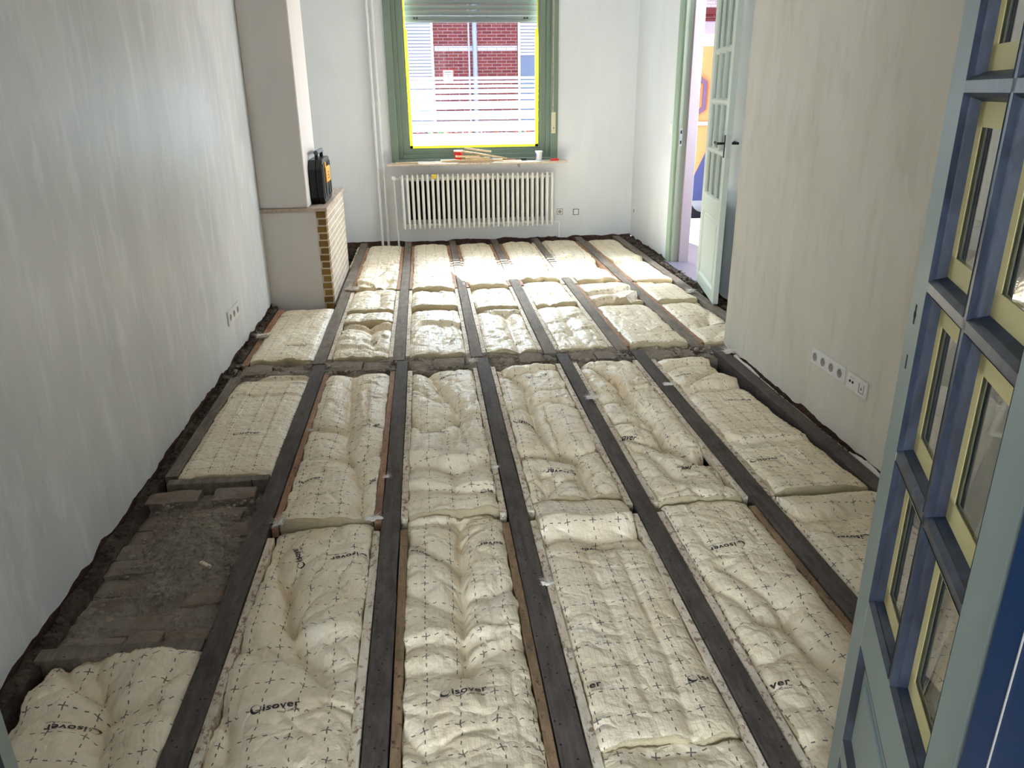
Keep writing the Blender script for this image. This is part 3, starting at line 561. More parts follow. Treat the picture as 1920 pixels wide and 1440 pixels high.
FEAT = {
'f2a':[('v',[(-0.496,4.339),(-0.453,3.705),(-0.44,3.347),(-0.377,3.142),(-0.337,2.959),(-0.316,2.699)],0.04,0.035),('v',[(-0.629,3.258),(-0.551,3.213),(-0.479,3.21),(-0.422,3.244)],0.02,0.03),('v',[(-0.619,3.607),(-0.56,3.55),(-0.464,3.57)],0.03,0.03),('v',[(-0.414,3.229),(-0.335,3.218),(-0.26,3.294)],0.025,0.03),('v',[(-0.612,2.769),(-0.592,2.921),(-0.567,3.063)],0.015,0.03),('r',[(-0.409,4.001),(-0.364,3.556),(-0.362,3.337)],0.02,0.02),('r',[(-0.363,4.206),(-0.339,3.689),(-0.344,3.457)],0.015,0.02),],
'f2b':[('v',[(-0.569,2.551),(-0.601,2.431),(-0.528,2.247),(-0.497,2.087),(-0.447,1.923),(-0.358,1.789)],0.035,0.04),('v',[(-0.543,2.296),(-0.51,2.153),(-0.484,2.044)],0.04,0.03),('v',[(-0.436,1.929),(-0.407,1.89),(-0.362,1.859)],0.02,0.03),('s',[(-0.379,1.949),(-0.259,1.962)],0.02,0.06),('r',[(-0.598,2.255),(-0.535,2.201),(-0.507,2.088)],0.025,0.03),('v',[(-0.648,1.986),(-0.558,1.901),(-0.475,1.908)],0.015,0.03),('v',[(-0.63,1.726),(-0.586,1.632),(-0.574,1.536)],0.03,0.03),],
'f3a':[('v',[(-0.038,4.356),(0.029,4.02),(0.105,3.782),(0.113,3.629),(0.108,3.388)],0.04,0.035),('v',[(-0.145,3.959),(-0.057,3.926),(0.025,3.853),(0.105,3.782)],0.02,0.025),('v',[(-0.14,3.645),(-0.059,3.477),(0.024,3.534),(0.105,3.63)],0.03,0.03),('v',[(0.106,3.639),(0.187,3.674),(0.245,3.667)],0.015,0.025),('s',[(-0.133,3.098),(-0.043,3.052),(0.065,3.004),(0.172,3.037),(0.257,3.123)],0.055,0.09),('s',[(-0.121,2.87),(0.04,2.815),(0.248,2.803)],0.03,0.05),('v',[(0.041,3.397),(0.031,3.272)],0.02,0.02),('v',[(0.071,2.997),(0.067,2.821)],0.025,0.03),('v',[(-0.135,4.109),(-0.041,3.965)],0.02,0.02),],
'f3b':[('s',[(-0.132,2.624),(-0.059,2.607),(0.004,2.614),(0.067,2.636)],0.02,0.03),('v',[(-0.131,2.521),(-0.017,2.385),(0.053,2.325)],0.03,0.035),('v',[(0.07,2.613),(0.056,2.324),(0.056,2.093),(0.046,1.791)],0.045,0.03),('s',[(-0.135,1.874),(-0.052,1.895),(0.045,1.886)],0.02,0.06),('s',[(0.048,1.778),(0.119,1.825),(0.242,1.858)],0.02,0.06),('v',[(-0.125,2.176),(-0.036,2.094),(0.04,2.053)],0.018,0.04),('v',[(0.084,2.132),(0.149,2.113),(0.234,2.158)],0.02,0.04),('v',[(-0.134,1.572),(-0.107,1.535),(-0.067,1.466)],0.02,0.03),('v',[(0.063,1.989),(0.161,1.957),(0.237,1.91)],0.012,0.03),],
'f4a':[('v',[(0.384,4.372),(0.489,4.113),(0.519,3.973),(0.502,3.787),(0.495,3.47),(0.52,3.268),(0.58,3.153)],0.045,0.03),('v',[(0.597,3.136),(0.625,3.046),(0.626,2.808),(0.616,2.702)],0.04,0.03),('v',[(0.366,3.707),(0.441,3.716),(0.494,3.728)],0.03,0.025),('v',[(0.374,3.144),(0.467,3.139),(0.59,3.1)],0.04,0.03),('v',[(0.59,3.1),(0.66,3.157),(0.756,3.175)],0.03,0.03),('s',[(0.438,4.239),(0.555,4.247),(0.742,4.308)],0.03,0.05),('v',[(0.519,3.973),(0.624,3.937),(0.736,3.987)],0.02,0.025),('v',[(0.525,3.784),(0.624,3.79),(0.736,3.695)],0.02,0.025),('v',[(0.574,3.566),(0.583,3.324),(0.576,3.169)],0.025,0.02),('v',[(0.427,2.75),(0.504,2.862),(0.582,2.89)],0.025,0.03),('v',[(0.437,2.975),(0.44,2.833),(0.424,2.693)],0.015,0.03),],
'f4b':[('s',[(0.381,2.428),(0.457,2.432),(0.588,2.401),(0.747,2.425)],0.06,0.1),('v',[(0.633,2.25),(0.637,1.978),(0.64,1.734),(0.612,1.441)],0.012,0.02),('v',[(0.515,2.343),(0.527,1.931),(0.528,1.59)],0.008,0.02),('v',[(0.562,2.39),(0.579,2.361),(0.691,2.36)],0.02,0.03),],
'f4c':[('v',[(0.486,1.405),(0.56,1.409),(0.631,1.406)],0.02,0.03),],
'f5a':[('v',[(1.012,4.212),(1.043,4.024),(1.056,3.719),(1.085,3.542),(1.073,3.194)],0.045,0.03),('v',[(1.043,4.024),(1.031,3.622),(1.094,3.38),(1.067,3.175),(1.087,3.075)],0.03,0.03),('v',[(0.875,4.396),(0.967,4.25),(1.043,4.024)],0.03,0.03),('v',[(0.886,3.743),(0.937,3.71),(1.018,3.724)],0.03,0.025),('v',[(0.873,3.478),(0.929,3.447),(0.988,3.462)],0.03,0.025),('v',[(0.875,3.302),(0.956,3.209),(1.061,3.156)],0.03,0.03),('v',[(1.094,3.151),(1.128,3.07),(1.168,2.99),(1.217,3.058)],0.04,0.03),('v',[(0.93,3.115),(0.985,3.015),(1.007,2.822)],0.03,0.03),('r',[(1.074,4.11),(1.081,3.665),(1.096,3.211)],0.03,0.02),('v',[(1.131,3.925),(1.199,3.944),(1.267,3.964)],0.02,0.03),('v',[(1.217,3.058),(1.208,2.897),(1.22,2.762)],0.03,0.03),('v',[(0.912,4.53),(0.865,4.02),(0.881,3.904)],0.02,0.03),('s',[(0.889,3.848),(0.96,3.893),(1.006,3.873)],0.02,0.04),],
'f5b':[('v',[(0.877,2.111),(0.953,2.001),(0.976,1.894),(1.042,1.866),(1.111,1.928)],0.025,0.04),('v',[(0.963,2.171),(1.014,2.082),(1.061,1.966),(1.073,1.768),(1.102,1.611)],0.02,0.025),('v',[(0.872,2.077),(0.87,1.794),(0.873,1.547)],0.015,0.03),('v',[(0.866,1.723),(0.94,1.697),(1.009,1.74)],0.02,0.03),('v',[(0.949,2.425),(0.981,2.181)],0.01,0.03),('v',[(1.067,1.863),(1.081,1.785),(1.078,1.68)],0.02,0.03),('s',[(0.872,1.402),(0.911,1.385),(0.951,1.38)],0.015,0.04),],
'f6a':[('s',[(1.308,4.139),(1.525,4.236),(1.756,4.253)],0.035,0.07),('s',[(1.373,3.781),(1.498,3.846),(1.591,3.819),(1.78,3.877)],0.045,0.07),('v',[(1.391,3.833),(1.536,4.014),(1.672,4.15)],0.03,0.03),('s',[(1.354,3.196),(1.44,3.105),(1.535,3.122),(1.638,3.118)],0.02,0.05),('r',[(1.555,3.07),(1.586,2.864),(1.682,2.733)],0.006,0.015),],
'f6b':[('s',[(1.349,2.572),(1.38,2.428),(1.517,2.44),(1.712,2.492)],0.04,0.07),('v',[(1.362,2.357),(1.339,2.16),(1.343,1.93)],0.012,0.03),],
'f1a':[('s',[(-1.134,4.405),(-0.918,4.318),(-0.737,4.345)],0.03,0.05),('s',[(-1.167,4.026),(-1.082,4.094),(-1.0,4.043)],0.01,0.03),('r',[(-1.053,4.237),(-1.024,3.58),(-1.009,3.253)],0.008,0.015),('r',[(-0.931,4.22),(-0.925,3.535),(-0.918,3.268)],0.008,0.015),('r',[(-0.827,4.227),(-0.831,3.619),(-0.832,3.285)],0.008,0.015),],
'f1b':[('v',[(-1.122,1.943),(-1.059,1.868),(-1.046,1.852),(-1.002,1.842)],0.04,0.04),('v',[(-1.039,1.933),(-0.988,1.841),(-0.938,1.746)],0.05,0.045),('v',[(-0.938,1.746),(-0.934,1.703),(-0.921,1.653)],0.03,0.04),('s',[(-0.925,1.727),(-0.876,1.742),(-0.8,1.746)],0.02,0.05),('v',[(-0.847,1.787),(-0.812,1.837),(-0.751,1.907)],0.03,0.05),('r',[(-0.934,1.737),(-0.901,1.679),(-0.883,1.661)],0.03,0.03),('v',[(-0.92,1.649),(-0.9,1.582),(-0.872,1.536)],0.03,0.04),],
'b2a':[('v',[(-0.504,6.984),(-0.417,7.272),(-0.335,7.083)],0.03,0.04),('s',[(-0.598,6.643),(-0.476,6.476),(-0.395,6.765)],0.03,0.06),('v',[(-0.349,6.959),(-0.391,6.463),(-0.41,6.325)],0.03,0.05),],
'b2b':[('v',[(-0.418,6.326),(-0.403,5.871)],0.04,0.04),],
'b2c':[('v',[(-0.48,5.621),(-0.43,5.272),(-0.422,5.033),(-0.385,4.851)],0.04,0.05),('s',[(-0.606,5.374),(-0.502,5.308),(-0.431,5.297)],0.04,0.05),('s',[(-0.414,5.009),(-0.35,5.069),(-0.28,5.012)],0.02,0.05),('s',[(-0.596,4.818),(-0.435,4.816),(-0.276,4.73)],0.025,0.06),],
'b3a':[],
'b3b':[('v',[(0.066,6.321),(0.077,6.049),(0.145,5.911)],0.02,0.05),],
'b3c':[('s',[(-0.146,5.133),(-0.077,5.321),(0.031,5.331),(0.151,5.287)],0.03,0.06),('v',[(0.073,5.299),(0.088,4.847)],0.015,0.03),('v',[(0.142,5.238),(0.1,4.824)],0.015,0.03),('v',[(0.151,5.669),(0.2,5.106)],0.015,0.03),],
'b4a':[],
'b4b':[('v',[(0.338,6.35),(0.408,6.031),(0.465,5.925)],0.03,0.05),('v',[(0.465,5.925),(0.552,6.176)],0.02,0.05),],
'b4c':[('s',[(0.339,5.729),(0.452,5.595),(0.557,5.579)],0.03,0.06),('v',[(0.557,5.579),(0.553,5.127),(0.555,4.673)],0.025,0.04),('v',[(0.557,5.579),(0.584,5.275)],0.02,0.04),],
'b5a':[('v',[(0.903,7.325),(0.987,6.977),(1.061,6.86)],0.04,0.05),('v',[(1.035,6.762),(1.133,7.173),(1.226,7.45)],0.04,0.05),],
'b5b':[('v',[(0.857,6.362),(0.915,5.971),(0.935,5.661)],0.03,0.05),('v',[(0.915,5.971),(1.074,6.196)],0.02,0.05),],
'b5c':[('v',[(0.977,5.31),(0.971,4.943),(1.009,4.716)],0.02,0.04),('s',[(0.842,5.202),(0.968,5.311),(1.109,5.423)],0.015,0.05),('s',[(0.909,4.981),(1.021,5.023),(1.077,5.045)],0.015,0.05),],
'b6a':[('v',[(1.343,7.554),(1.465,7.411),(1.595,7.098)],0.05,0.06),('v',[(1.374,6.708),(1.538,6.943),(1.668,7.318)],0.03,0.05),],
'b6b':[('s',[(1.411,5.976),(1.5,6.003),(1.63,6.11)],0.04,0.06),('s',[(1.426,5.698),(1.484,5.578),(1.686,5.893)],0.05,0.08),('v',[(1.485,5.542),(1.567,5.288),(1.524,4.862)],0.03,0.05),('v',[(1.583,5.092),(1.549,4.801)],0.03,0.04),],
'b7a':[('s',[(1.749,7.245),(1.869,7.139),(2.193,7.383)],0.04,0.08),],
'b7b':[('s',[(1.8,6.351),(1.949,6.374),(2.194,6.628)],0.04,0.07),],
'b7c':[('s',[(1.786,5.681),(2.033,5.799),(2.116,5.631)],0.02,0.06),('v',[(1.789,5.062),(1.881,5.017),(2.004,5.157)],0.03,0.05),('v',[(2.149,5.781),(2.109,5.448),(2.004,5.157)],0.02,0.05),],
'b1':[],
}

LOGOS = [((0.037, 1.671), 0, 5),((-0.472, 1.679), 0, 5),((0.356, 1.656), 0, 0),((0.73, 1.648), 0, 8),((0.88, 1.608), 0, -10),((1.518, 2.295), 1, -5),((-0.93, 3.536), 0, 0),((-0.021, 3.451), 0, 8),((0.231, 2.813), 0, 12),((0.442, 3.493), 0, -20),((1.451, 2.931), 0, 2),((-0.338, 3.539), 0, 30),((-0.272, 2.999), 0, 50),((-0.568, 2.989), 0, 5),((0.898, 3.289), 0, -40),((1.611, 3.627), 1, 0),((0.094, 4.232), 1, 0),((0.587, 4.154), 1, 0),((0.53, 2.949), 1, -15),((1.103, 2.924), 1, 35),((1.427, 4.036), 0, 5),((-1.125, 4.296), 1, 0),((-0.754, 4.244), 1, 0),((-0.658, 4.204), 1, 0),((0.56, 2.346), 1, 0),((1.025, 2.283), 1, 0),((0.195, 2.418), 1, 0),((-0.079, 2.41), 1, -30),((-0.337, 2.391), 1, 10),((-0.518, 2.414), 1, -70),((-1.009, 1.703), 1, 10),((-0.281, 4.276), 1, 5),((-0.892, 4.938), 0, 0),((-1.14, 5.737), 1, -10),((-0.734, 5.646), 0, 8),((0.155, 4.928), 0, 10),((0.62, 4.872), 0, 10),((1.073, 4.77), 0, 20),((1.614, 4.862), 0, 35),((-0.077, 5.533), 1, 0),((-0.435, 4.99), 0, 5),((0.069, 6.852), 1, 0),((2.025, 5.051), 0, 10),((2.12, 6.864), 1, 0),((0.59, 8.286), 1, 0),]
# ================================================================== insulation batts
def polyd(x, y, pts):
    d = np.full(x.shape, 9.)
    for (ax, ay), (bx, by) in zip(pts[:-1], pts[1:]):
        vx, vy = bx-ax, by-ay; t_ = np.clip(((x-ax)*vx+(y-ay)*vy)/(vx*vx+vy*vy+1e-9), 0, 1); d = np.minimum(d, np.hypot(x-ax-t_*vx, y-ay-t_*vy))
    return d
class Batt:
    def __init__(s, x0, x1, y0, y1, z=.0, amp=.012, pil=.014, near=.012, far=-.012, feats=(), seed=0, dx0=0, dx1=0, ysl=0.0, cs=(4.6, 3.6), th=.075, er=.018):
        s.__dict__.update(locals()); rn = random.Random(seed+999); s.auto = []; L_ = y1-y0
        for _ in range(int(15*L_*(pil/.010))):      # short sharp creases
            cx_, cy_, ln = rn.uniform(x0+.03, x1-.03), rn.uniform(y0+.03, y1-.03), rn.uniform(.04, .16); a = rn.choice([rn.gauss(0, .45), rn.gauss(pi/2, .4), rn.uniform(0, pi)]); k = rn.uniform(-.5, .5); p = []
            for t_ in (-1, -.33, .33, 1): p.append((cx_+math.cos(a+k*t_*.5)*ln*t_*.5, cy_+math.sin(a+k*t_*.5)*ln*t_*.5))
            s.auto.append((rn.choice('vvr'), p, rn.uniform(.003, .009)*min(1.3, pil/.010), rn.uniform(.006, .013)))
        for _ in range(3):                          # long pleats running with the batt
            xx = rn.uniform(x0+.05, x1-.05); a, b = sorted((rn.uniform(y0, y1), rn.uniform(y0, y1)))
            s.auto.append((rn.choice('vr'), [(xx, a), (xx+rn.uniform(-.012, .012), (a+b)/2), (xx+rn.uniform(-.02, .02), b)], .0035, .005))
    def h(s, x, y):
        wx = x+.035*fbm(x*7, y*7, s.seed+3, 2); wy = y+.035*fbm(x*7, y*7, s.seed+4, 2)
        F1, F2 = worley(wx*s.cs[0], wy*s.cs[1], s.seed); G1, G2 = worley(wx*s.cs[0]*2.3, wy*s.cs[1]*2.1, s.seed+50)
        z = s.z+s.pil*.62*(1-np.exp(-(F2-F1)/.12))+s.pil*.16*(1-np.exp(-(G2-G1)/.12))+s.amp*fbm(x*3.2, y*2.6, s.seed+1, 3)
        z = z+s.amp*.2*(.5-np.abs(fbm(wx*13, wy*9, s.seed+2, 2)))*2
        xl, xr = s.xl(y), s.xr(y); e = np.minimum(x-xl, xr-x); ey0 = y-s.y0; ey1 = s.y1-y
        z = z-s.er*np.exp(-np.maximum(e, 0)/.022)-.012*np.exp(-np.maximum(ey0, 0)/.02)-.010*np.exp(-np.maximum(ey1, 0)/.02)
        z = z+s.near*np.exp(-np.maximum(ey0, 0)/.16)+s.far*np.exp(-np.maximum(ey1, 0)/.12)
        for ty, pts, d, w_ in list(s.feats)+s.auto:
            if ty == 's':
                px = [p[0] for p in pts]; py = [p[1] for p in pts]; o = np.argsort(px); yl = np.interp(x, np.array(px)[o], np.array(py)[o]); t_ = y-yl+.004*fbm(x*20, y*0, s.seed, 2)
                q_ = np.clip(t_/w_, 0, 1); up = q_*q_*(3-2*q_); z = z+np.where(t_ < 0, -.45*d*np.exp(t_/.05), np.where(t_ < w_, -.45*d+1.1*d*up, .65*d*np.exp(-(t_-w_)/.14)))
            else:
                g = np.exp(-polyd(x, y, pts)/w_); z = z+(-1.25*d*g if ty == 'v' else d*.8*g)
        return z
    def xl(s, y): return s.x0+s.dx0*(y-s.y0)/(s.y1-s.y0)
    def xr(s, y): return s.x1+s.dx1*(y-s.y0)/(s.y1-s.y0)
def text_mesh(body, width, height, bold=0.0):
    c = bpy.data.curves.new('lettering', 'FONT'); c.body = body; c.size = 1; c.offset = bold; c.resolution_u = 4; c.space_character = 1.08
    o = bpy.data.objects.new('lettering', c); COL.objects.link(o); bpy.context.view_layer.update()
    me = bpy.data.meshes.new_from_object(o.evaluated_get(bpy.context.evaluated_depsgraph_get())); bpy.data.objects.remove(o); bpy.data.curves.remove(c)
    v = np.array([p.co for p in me.vertices]); lo = v.min(0); hi = v.max(0)
    me.transform(Matrix.Diagonal((width/(hi[0]-lo[0]), height/(hi[1]-lo[1]), 1, 1)) @ Matrix.Translation((-lo[0], -lo[1], 0))); return me
def cut(bm, step=.006):
    vs = [v.co.copy() for v in bm.verts]
    for ax in (0, 1):
        a = min(v[ax] for v in vs); b = max(v[ax] for v in vs); t_ = a+step
        while t_ < b:
            no = Vector((1, 0, 0)) if ax == 0 else Vector((0, 1, 0)); bmesh.ops.bisect_plane(bm, geom=bm.verts[:]+bm.edges[:]+bm.faces[:], plane_co=no*t_, plane_no=no); t_ += step
bm = bmesh.new()
m1 = text_mesh('isover', .098, .0225, .024); m1.transform(Matrix.Translation((.033, 0, 0))); bm.from_mesh(m1)
m2 = text_mesh('SAINT-GOBAIN', .058, .0055, .012); m2.transform(Matrix.Translation((.072, -.0125, 0))); bm.from_mesh(m2)
for k in range(32):
    a, b = 2*pi*k/32, 2*pi*(k+1)/32; P_ = lambda t_, r, cx, cy: bm.verts.new((cx+r*math.cos(t_), cy+r*math.sin(t_), 0))
    bm.faces.new((P_(a, .0140, .014, .0105), P_(b, .0140, .014, .0105), P_(b, .0119, .0150, .0114), P_(a, .0119, .0150, .0114)))
for k in range(12):   # dark lower-left crescent of the emblem
    a, b = pi*.95+k*pi*.75/12, pi*.95+(k+1)*pi*.75/12; bm.faces.new((P_(a, .0119, .0150, .0114), P_(b, .0119, .0150, .0114), P_(b, .0103, .0165, .0128), P_(a, .0103, .0165, .0128)))
cut(bm); LV = np.array([v.co[:] for v in bm.verts]); bm.verts.index_update(); LF = [tuple(v.index for v in f.verts) for f in bm.faces]; bm.free(); LV[:, 0] -= .066; LV[:, 1] -= .008
def build_batt(B, label, logos=(), step=.006, uo=0.0, vo_=0.0):
    cx, cy = (B.x0+B.x1)/2, (B.y0+B.y1)/2
    R_ = root('insulation_batt', (cx, cy, -.12), label, 'insulation batt', 'foil-faced insulation batts between the joists' if 0 else 'cream insulation batts between the joists')
    nx = max(8, int((B.x1-B.x0)/step)); ny = max(8, int((B.y1-B.y0)/step)); U, V_ = np.meshgrid(np.linspace(0, 1, nx), np.linspace(0, 1, ny))
    Y = B.y0+(B.y1-B.y0)*V_; xl = B.xl(Y)+.0095*fbm(Y*16, Y*0, B.seed+20, 5); xr = B.xr(Y)+.0095*fbm(Y*16, Y*0+3, B.seed+21, 5); X = xl+(xr-xl)*U
    ya = .020*fbm(X*11, X*0, B.seed+22, 5); yb = .022*fbm(X*14, X*0+4, B.seed+23, 4)+B.ysl*(X-B.x0); Y = Y+ya*(1-V_)**8+yb*V_**8
    Z = B.h(X, Y)
    # fold slack: print creeps with slope
    gx = np.cumsum(np.abs(np.diff(Z, axis=1, prepend=Z[:, :1])), axis=1)*.35; gy = np.cumsum(np.abs(np.diff(Z, axis=0, prepend=Z[:1])), axis=0)*.35
    u = X-B.x0+uo+gx+.006*fbm(X*4, Y*4, B.seed+30, 2); v = Y-B.y0+vo_+gy+.006*fbm(X*4, Y*4, B.seed+31, 2)
    me = bpy.data.meshes.new('facing'); vs = np.stack([X-cx, Y-cy, Z+.12], -1).reshape(-1, 3)
    me.from_pydata(vs.tolist(), [], [(j*nx+i, j*nx+i+1, (j+1)*nx+i+1, (j+1)*nx+i) for j in range(ny-1) for i in range(nx-1)])
    uvl = me.uv_layers.new(name='UVMap'); idx = np.empty(len(me.loops), dtype=np.int64); me.loops.foreach_get('vertex_index', idx)
    uvl.data.foreach_set('uv', np.stack([u.ravel()[idx], v.ravel()[idx]], -1).ravel().astype(np.float32)); me.polygons.foreach_set('use_smooth', [True]*len(me.polygons)); me.materials.append(M['facing'])
    o = bpy.data.objects.new('facing', me); COL.objects.link(o); o.parent = R_; ORG[o.name] = ORG[R_.name]
    # wool core around the rim
    ring = list(range(nx))+[j*nx+nx-1 for j in range(1, ny)]+[(ny-1)*nx+i for i in range(nx-2, -1, -1)]+[j*nx for j in range(ny-2, 0, -1)]
    P = vs[ring]; m = len(ring); d = P-P.mean(0); nrm = np.zeros((m, 2)); k0 = nx-1; k1 = nx+ny-2; k2 = 2*nx+ny-3
    nrm[:k0, 1] = -1; nrm[k0:k1, 0] = 1; nrm[k1:k2, 1] = 1; nrm[k2:, 0] = -1
    s_ = np.arange(m)*step; lay = []
    rng = np.random.RandomState(B.seed); fuzz = rng.rand(m)
    for li, (out, dz) in enumerate(((-.006, -.0015), (.003, -.001), (.007, -.010), (.009, -.028), (.006, -.05), (.003, -.075))):
        nz = fbm(s_*16, s_*0+li*1.7, B.seed+60, 4)*.006+(fuzz-.5)*.004*(li in (1, 2)); side = np.abs(nrm[:, 0]) > 0; o2 = np.where(side, np.minimum(out+nz, .006)*.6, out+nz)
        L_ = P.copy(); L_[:, :2] += nrm*o2[:, None]; L_[:, 2] += dz+np.where(li == 1, fuzz*.002, 0); L_[:, 2] = np.maximum(L_[:, 2], .004+.004*(5-li)); lay.append(L_)
    q = MB(); allv = np.concatenate(lay); fs = [(l*m+k, l*m+(k+1) % m, (l+1)*m+(k+1) % m, (l+1)*m+k) for l in range(5) for k in range(m)]
    me = bpy.data.meshes.new('wool_edge'); me.from_pydata(allv.tolist(), [], fs); me.materials.append(M['wool']); me.polygons.foreach_set('use_smooth', [True]*len(me.polygons))
    o = bpy.data.objects.new('wool_edge', me); COL.objects.link(o); o.parent = R_
    for (lx, ly), flip, ang in logos:
        a = math.radians(ang+(180 if flip else 0)); ca, sa = math.cos(a), math.sin(a); wx = lx+LV[:, 0]*ca-LV[:, 1]*sa; wy = ly+LV[:, 0]*sa+LV[:, 1]*ca
        ok = (wx > B.xl(wy)+.008) & (wx < B.xr(wy)-.008) & (wy > B.y0+.01) & (wy < B.y1-.01); wz = B.h(wx, wy)+.0022
        fs = [f for f in LF if all(ok[i] for i in f)]
        if not fs: continue
        used = sorted({i for f in fs for i in f}); mp = {i: n for n, i in enumerate(used)}
        me = bpy.data.meshes.new('printed_logo'); me.from_pydata([(wx[i]-cx, wy[i]-cy, wz[i]+.12) for i in used], [], [tuple(mp[i] for i in f) for f in fs]); me.materials.append(M['ink'])
        o = bpy.data.objects.new('printed_logo', me); COL.objects.link(o); o.parent = R_
    return R_
NEAR, MID, BEY, WIN = 'in the nearest row', 'in the row before the cross wall', 'just beyond the cross wall', 'at the window end'
bay = ['bay beside the left wall', 'second bay from the left wall', 'third bay from the left wall', 'fourth bay from the left wall', 'fifth bay from the left wall', 'bay nearest the right wall']
cl = W_+G_+.004
def gap(js, i, l=True, r=True): # x-range between joist i and i+1
    return js[i][1]+(cl if l else .004), js[i+1][0]-(cl if r else .004)
BATTS = []
def A_(x, y0, y1, key, label, **k): BATTS.append((x, y0, y1, key, label, k))
A_((-1.165, -.739), 1.05, 1.955, 'f1b', 'torn-topped cream batt at the nearest left corner, printed upside down', pil=.012, amp=.016, z=.0, far=.01, uo=.03)
A_((-1.145, -.739), 3.125, 4.38, 'f1a', 'flat smooth cream batt beside the left wall, beyond the bare bricks', pil=.003, amp=.004, near=.0, uo=.02)
A_(gap(JF, 0), .70, 2.635, 'f2b', 'cream batt in the nearest row, second bay, with peaked crumpled far left corner', uo=.02, vo=.03, dx0=.0)
A_(gap(JF, 0), 2.66, 4.37, 'f2a', 'deeply creased cream batt in second bay from the left, before the cross wall', near=.02)
A_(gap(JF, 1), .70, 2.655, 'f3b', 'cream batt in nearest row, third bay, with long central crease and upright print', vo=.06, pil=.010)
A_(gap(JF, 1), 2.67, 4.36, 'f3a', 'billowed cream batt in third bay, before the cross wall, with deep sagging cross fold', pil=.016)
A_(gap(JF, 2), 1.44, 2.70, 'f4b', 'smoother cream batt in nearest row, fourth bay, with steep folded far end', pil=.006, amp=.008)
A_(gap(JF, 2), .70, 1.43, 'f4c', 'cream batt end at the bottom edge, fourth bay, overlapping the batt beyond', pil=.008, near=0, far=.012)
A_(gap(JF, 2), 2.715, 4.37, 'f4a', 'lumpy cream batt in fourth bay, before the cross wall, rolled at its far end', pil=.016)
A_(gap(JF, 3), .70, 2.60, 'f5b', 'cream batt in nearest row, fifth bay, beside the blue glazed door', pil=.008, far=.01)
A_(gap(JF, 3), 2.63, 4.39, 'f5a', 'heavily crumpled cream batt in fifth bay, before the cross wall, with diagonal folds', pil=.018, cs=(8, 7))
A_((1.346, 1.783), .70, 2.615, 'f6b', 'cream batt in nearest row beside the right wall, partly behind the blue door', pil=.006, er=.012)
A_((1.374, 1.780), 2.645, 4.36, 'f6a', 'broad cream batt beside the right wall, folded twice at its far end', pil=.009, near=.02, dx1=-.09)
A_((-1.150, -.756), 4.68, 5.96, 'b1', 'cream batt in front of the fireplace beside the left wall sockets', pil=.006, near=.012)
A_((-.93+.165, -.757), 7.46, 8.58, 'b0', 'narrow torn wool batt squeezed behind the brick fireplace', pil=.014)
bx = [gap(JB, i) for i in range(4)]
for c, (xr_, sp) in enumerate(zip(bx, ([4.66, 5.42, 5.75, 6.50, 8.58], [4.66, 5.79, 6.40, 8.58], [4.66, 5.70, 6.44, 8.58], [4.65, 5.74, 6.60, 8.56]))):
    nb = ['second', 'third', 'fourth', 'fifth'][c]
    for j, (a, b) in enumerate(zip(sp[:-1], sp[1:])):
        n_ = len(sp)-1; key = f'b{c+2}'+('abcd'[max(0, 2-j)] if n_ == 3 else 'cxba'[j])
        where = ('at the cross wall' if j == 0 else 'reaching the window wall' if j == n_-1 else 'short middle piece' if n_ == 3 else ['', 'lower middle piece', 'upper middle piece'][j])
        look = {(0, 0): 'crumpled', (1, 0): 'smooth', (2, 0): 'softly creased', (3, 0): 'quilted', (1, 2): 'thick-ended', (2, 2): 'sunlit', (3, 2): 'sunlit wrinkled'}.get((c, j), 'cream')
        A_(xr_, a+.009, b-.009, key, f'{look} cream batt, far half, {nb} bay from left, {where}', near=.022 if j else .004, far=-.022, pil=.015 if c else .018, uo=.02*c, amp=.012, cs=(6, 4.5))
A_((JB[4][1]+cl, JB[5][0]-.006), 4.66, 5.70, 'b6c', 'plump cream batt in far half, sixth bay, at the cross wall', pil=.014)
A_((JB[4][1]+cl, JB[5][0]-.006), 5.71, 6.46, 'b6b', 'cream batt in far half, sixth bay, middle piece with scooped hollow', pil=.010, near=.02)
A_((JB[4][1]+cl, JB[5][0]-cl), 6.47, 8.55, 'b6a', 'torn rumpled cream batt in far half, sixth bay, half in the sun patch', pil=.02, near=.03)
A_((JB[5][1]+cl, 2.10), 4.66, 5.72, 'b7c', 'plump domed cream batt between the near wall corner and the white glazed door', pil=.010, dx1=.035)
A_((JB[5][1]+cl, 2.120), 5.73, 6.40, 'b7b', 'cream batt on the far right, opposite the hall doorway, middle piece', pil=.006, near=.02)
A_((JB[5][1]+cl, 2.120), 6.41, 8.52, 'b7a', 'cream batt on the far right running to the window wall corner', pil=.008, near=.025)
for n_, (x, y0, y1, key, label, k) in enumerate(BATTS):
    uo = k.pop('uo', random.random()*.1); vo_ = k.pop('vo', random.random()*.1)
    B = Batt(x[0], x[1], y0, y1, feats=FEAT.get(key, ()), seed=200+n_*7, **k)
    lg = [l for l in LOGOS if x[0]-.07 < l[0][0] < x[1]+.07 and y0-.02 < l[0][1] < y1+.02]
    build_batt(B, label, lg, step=.0055 if y1 < 3 else .0075 if y1 < 5 else .011, uo=uo, vo_=vo_)
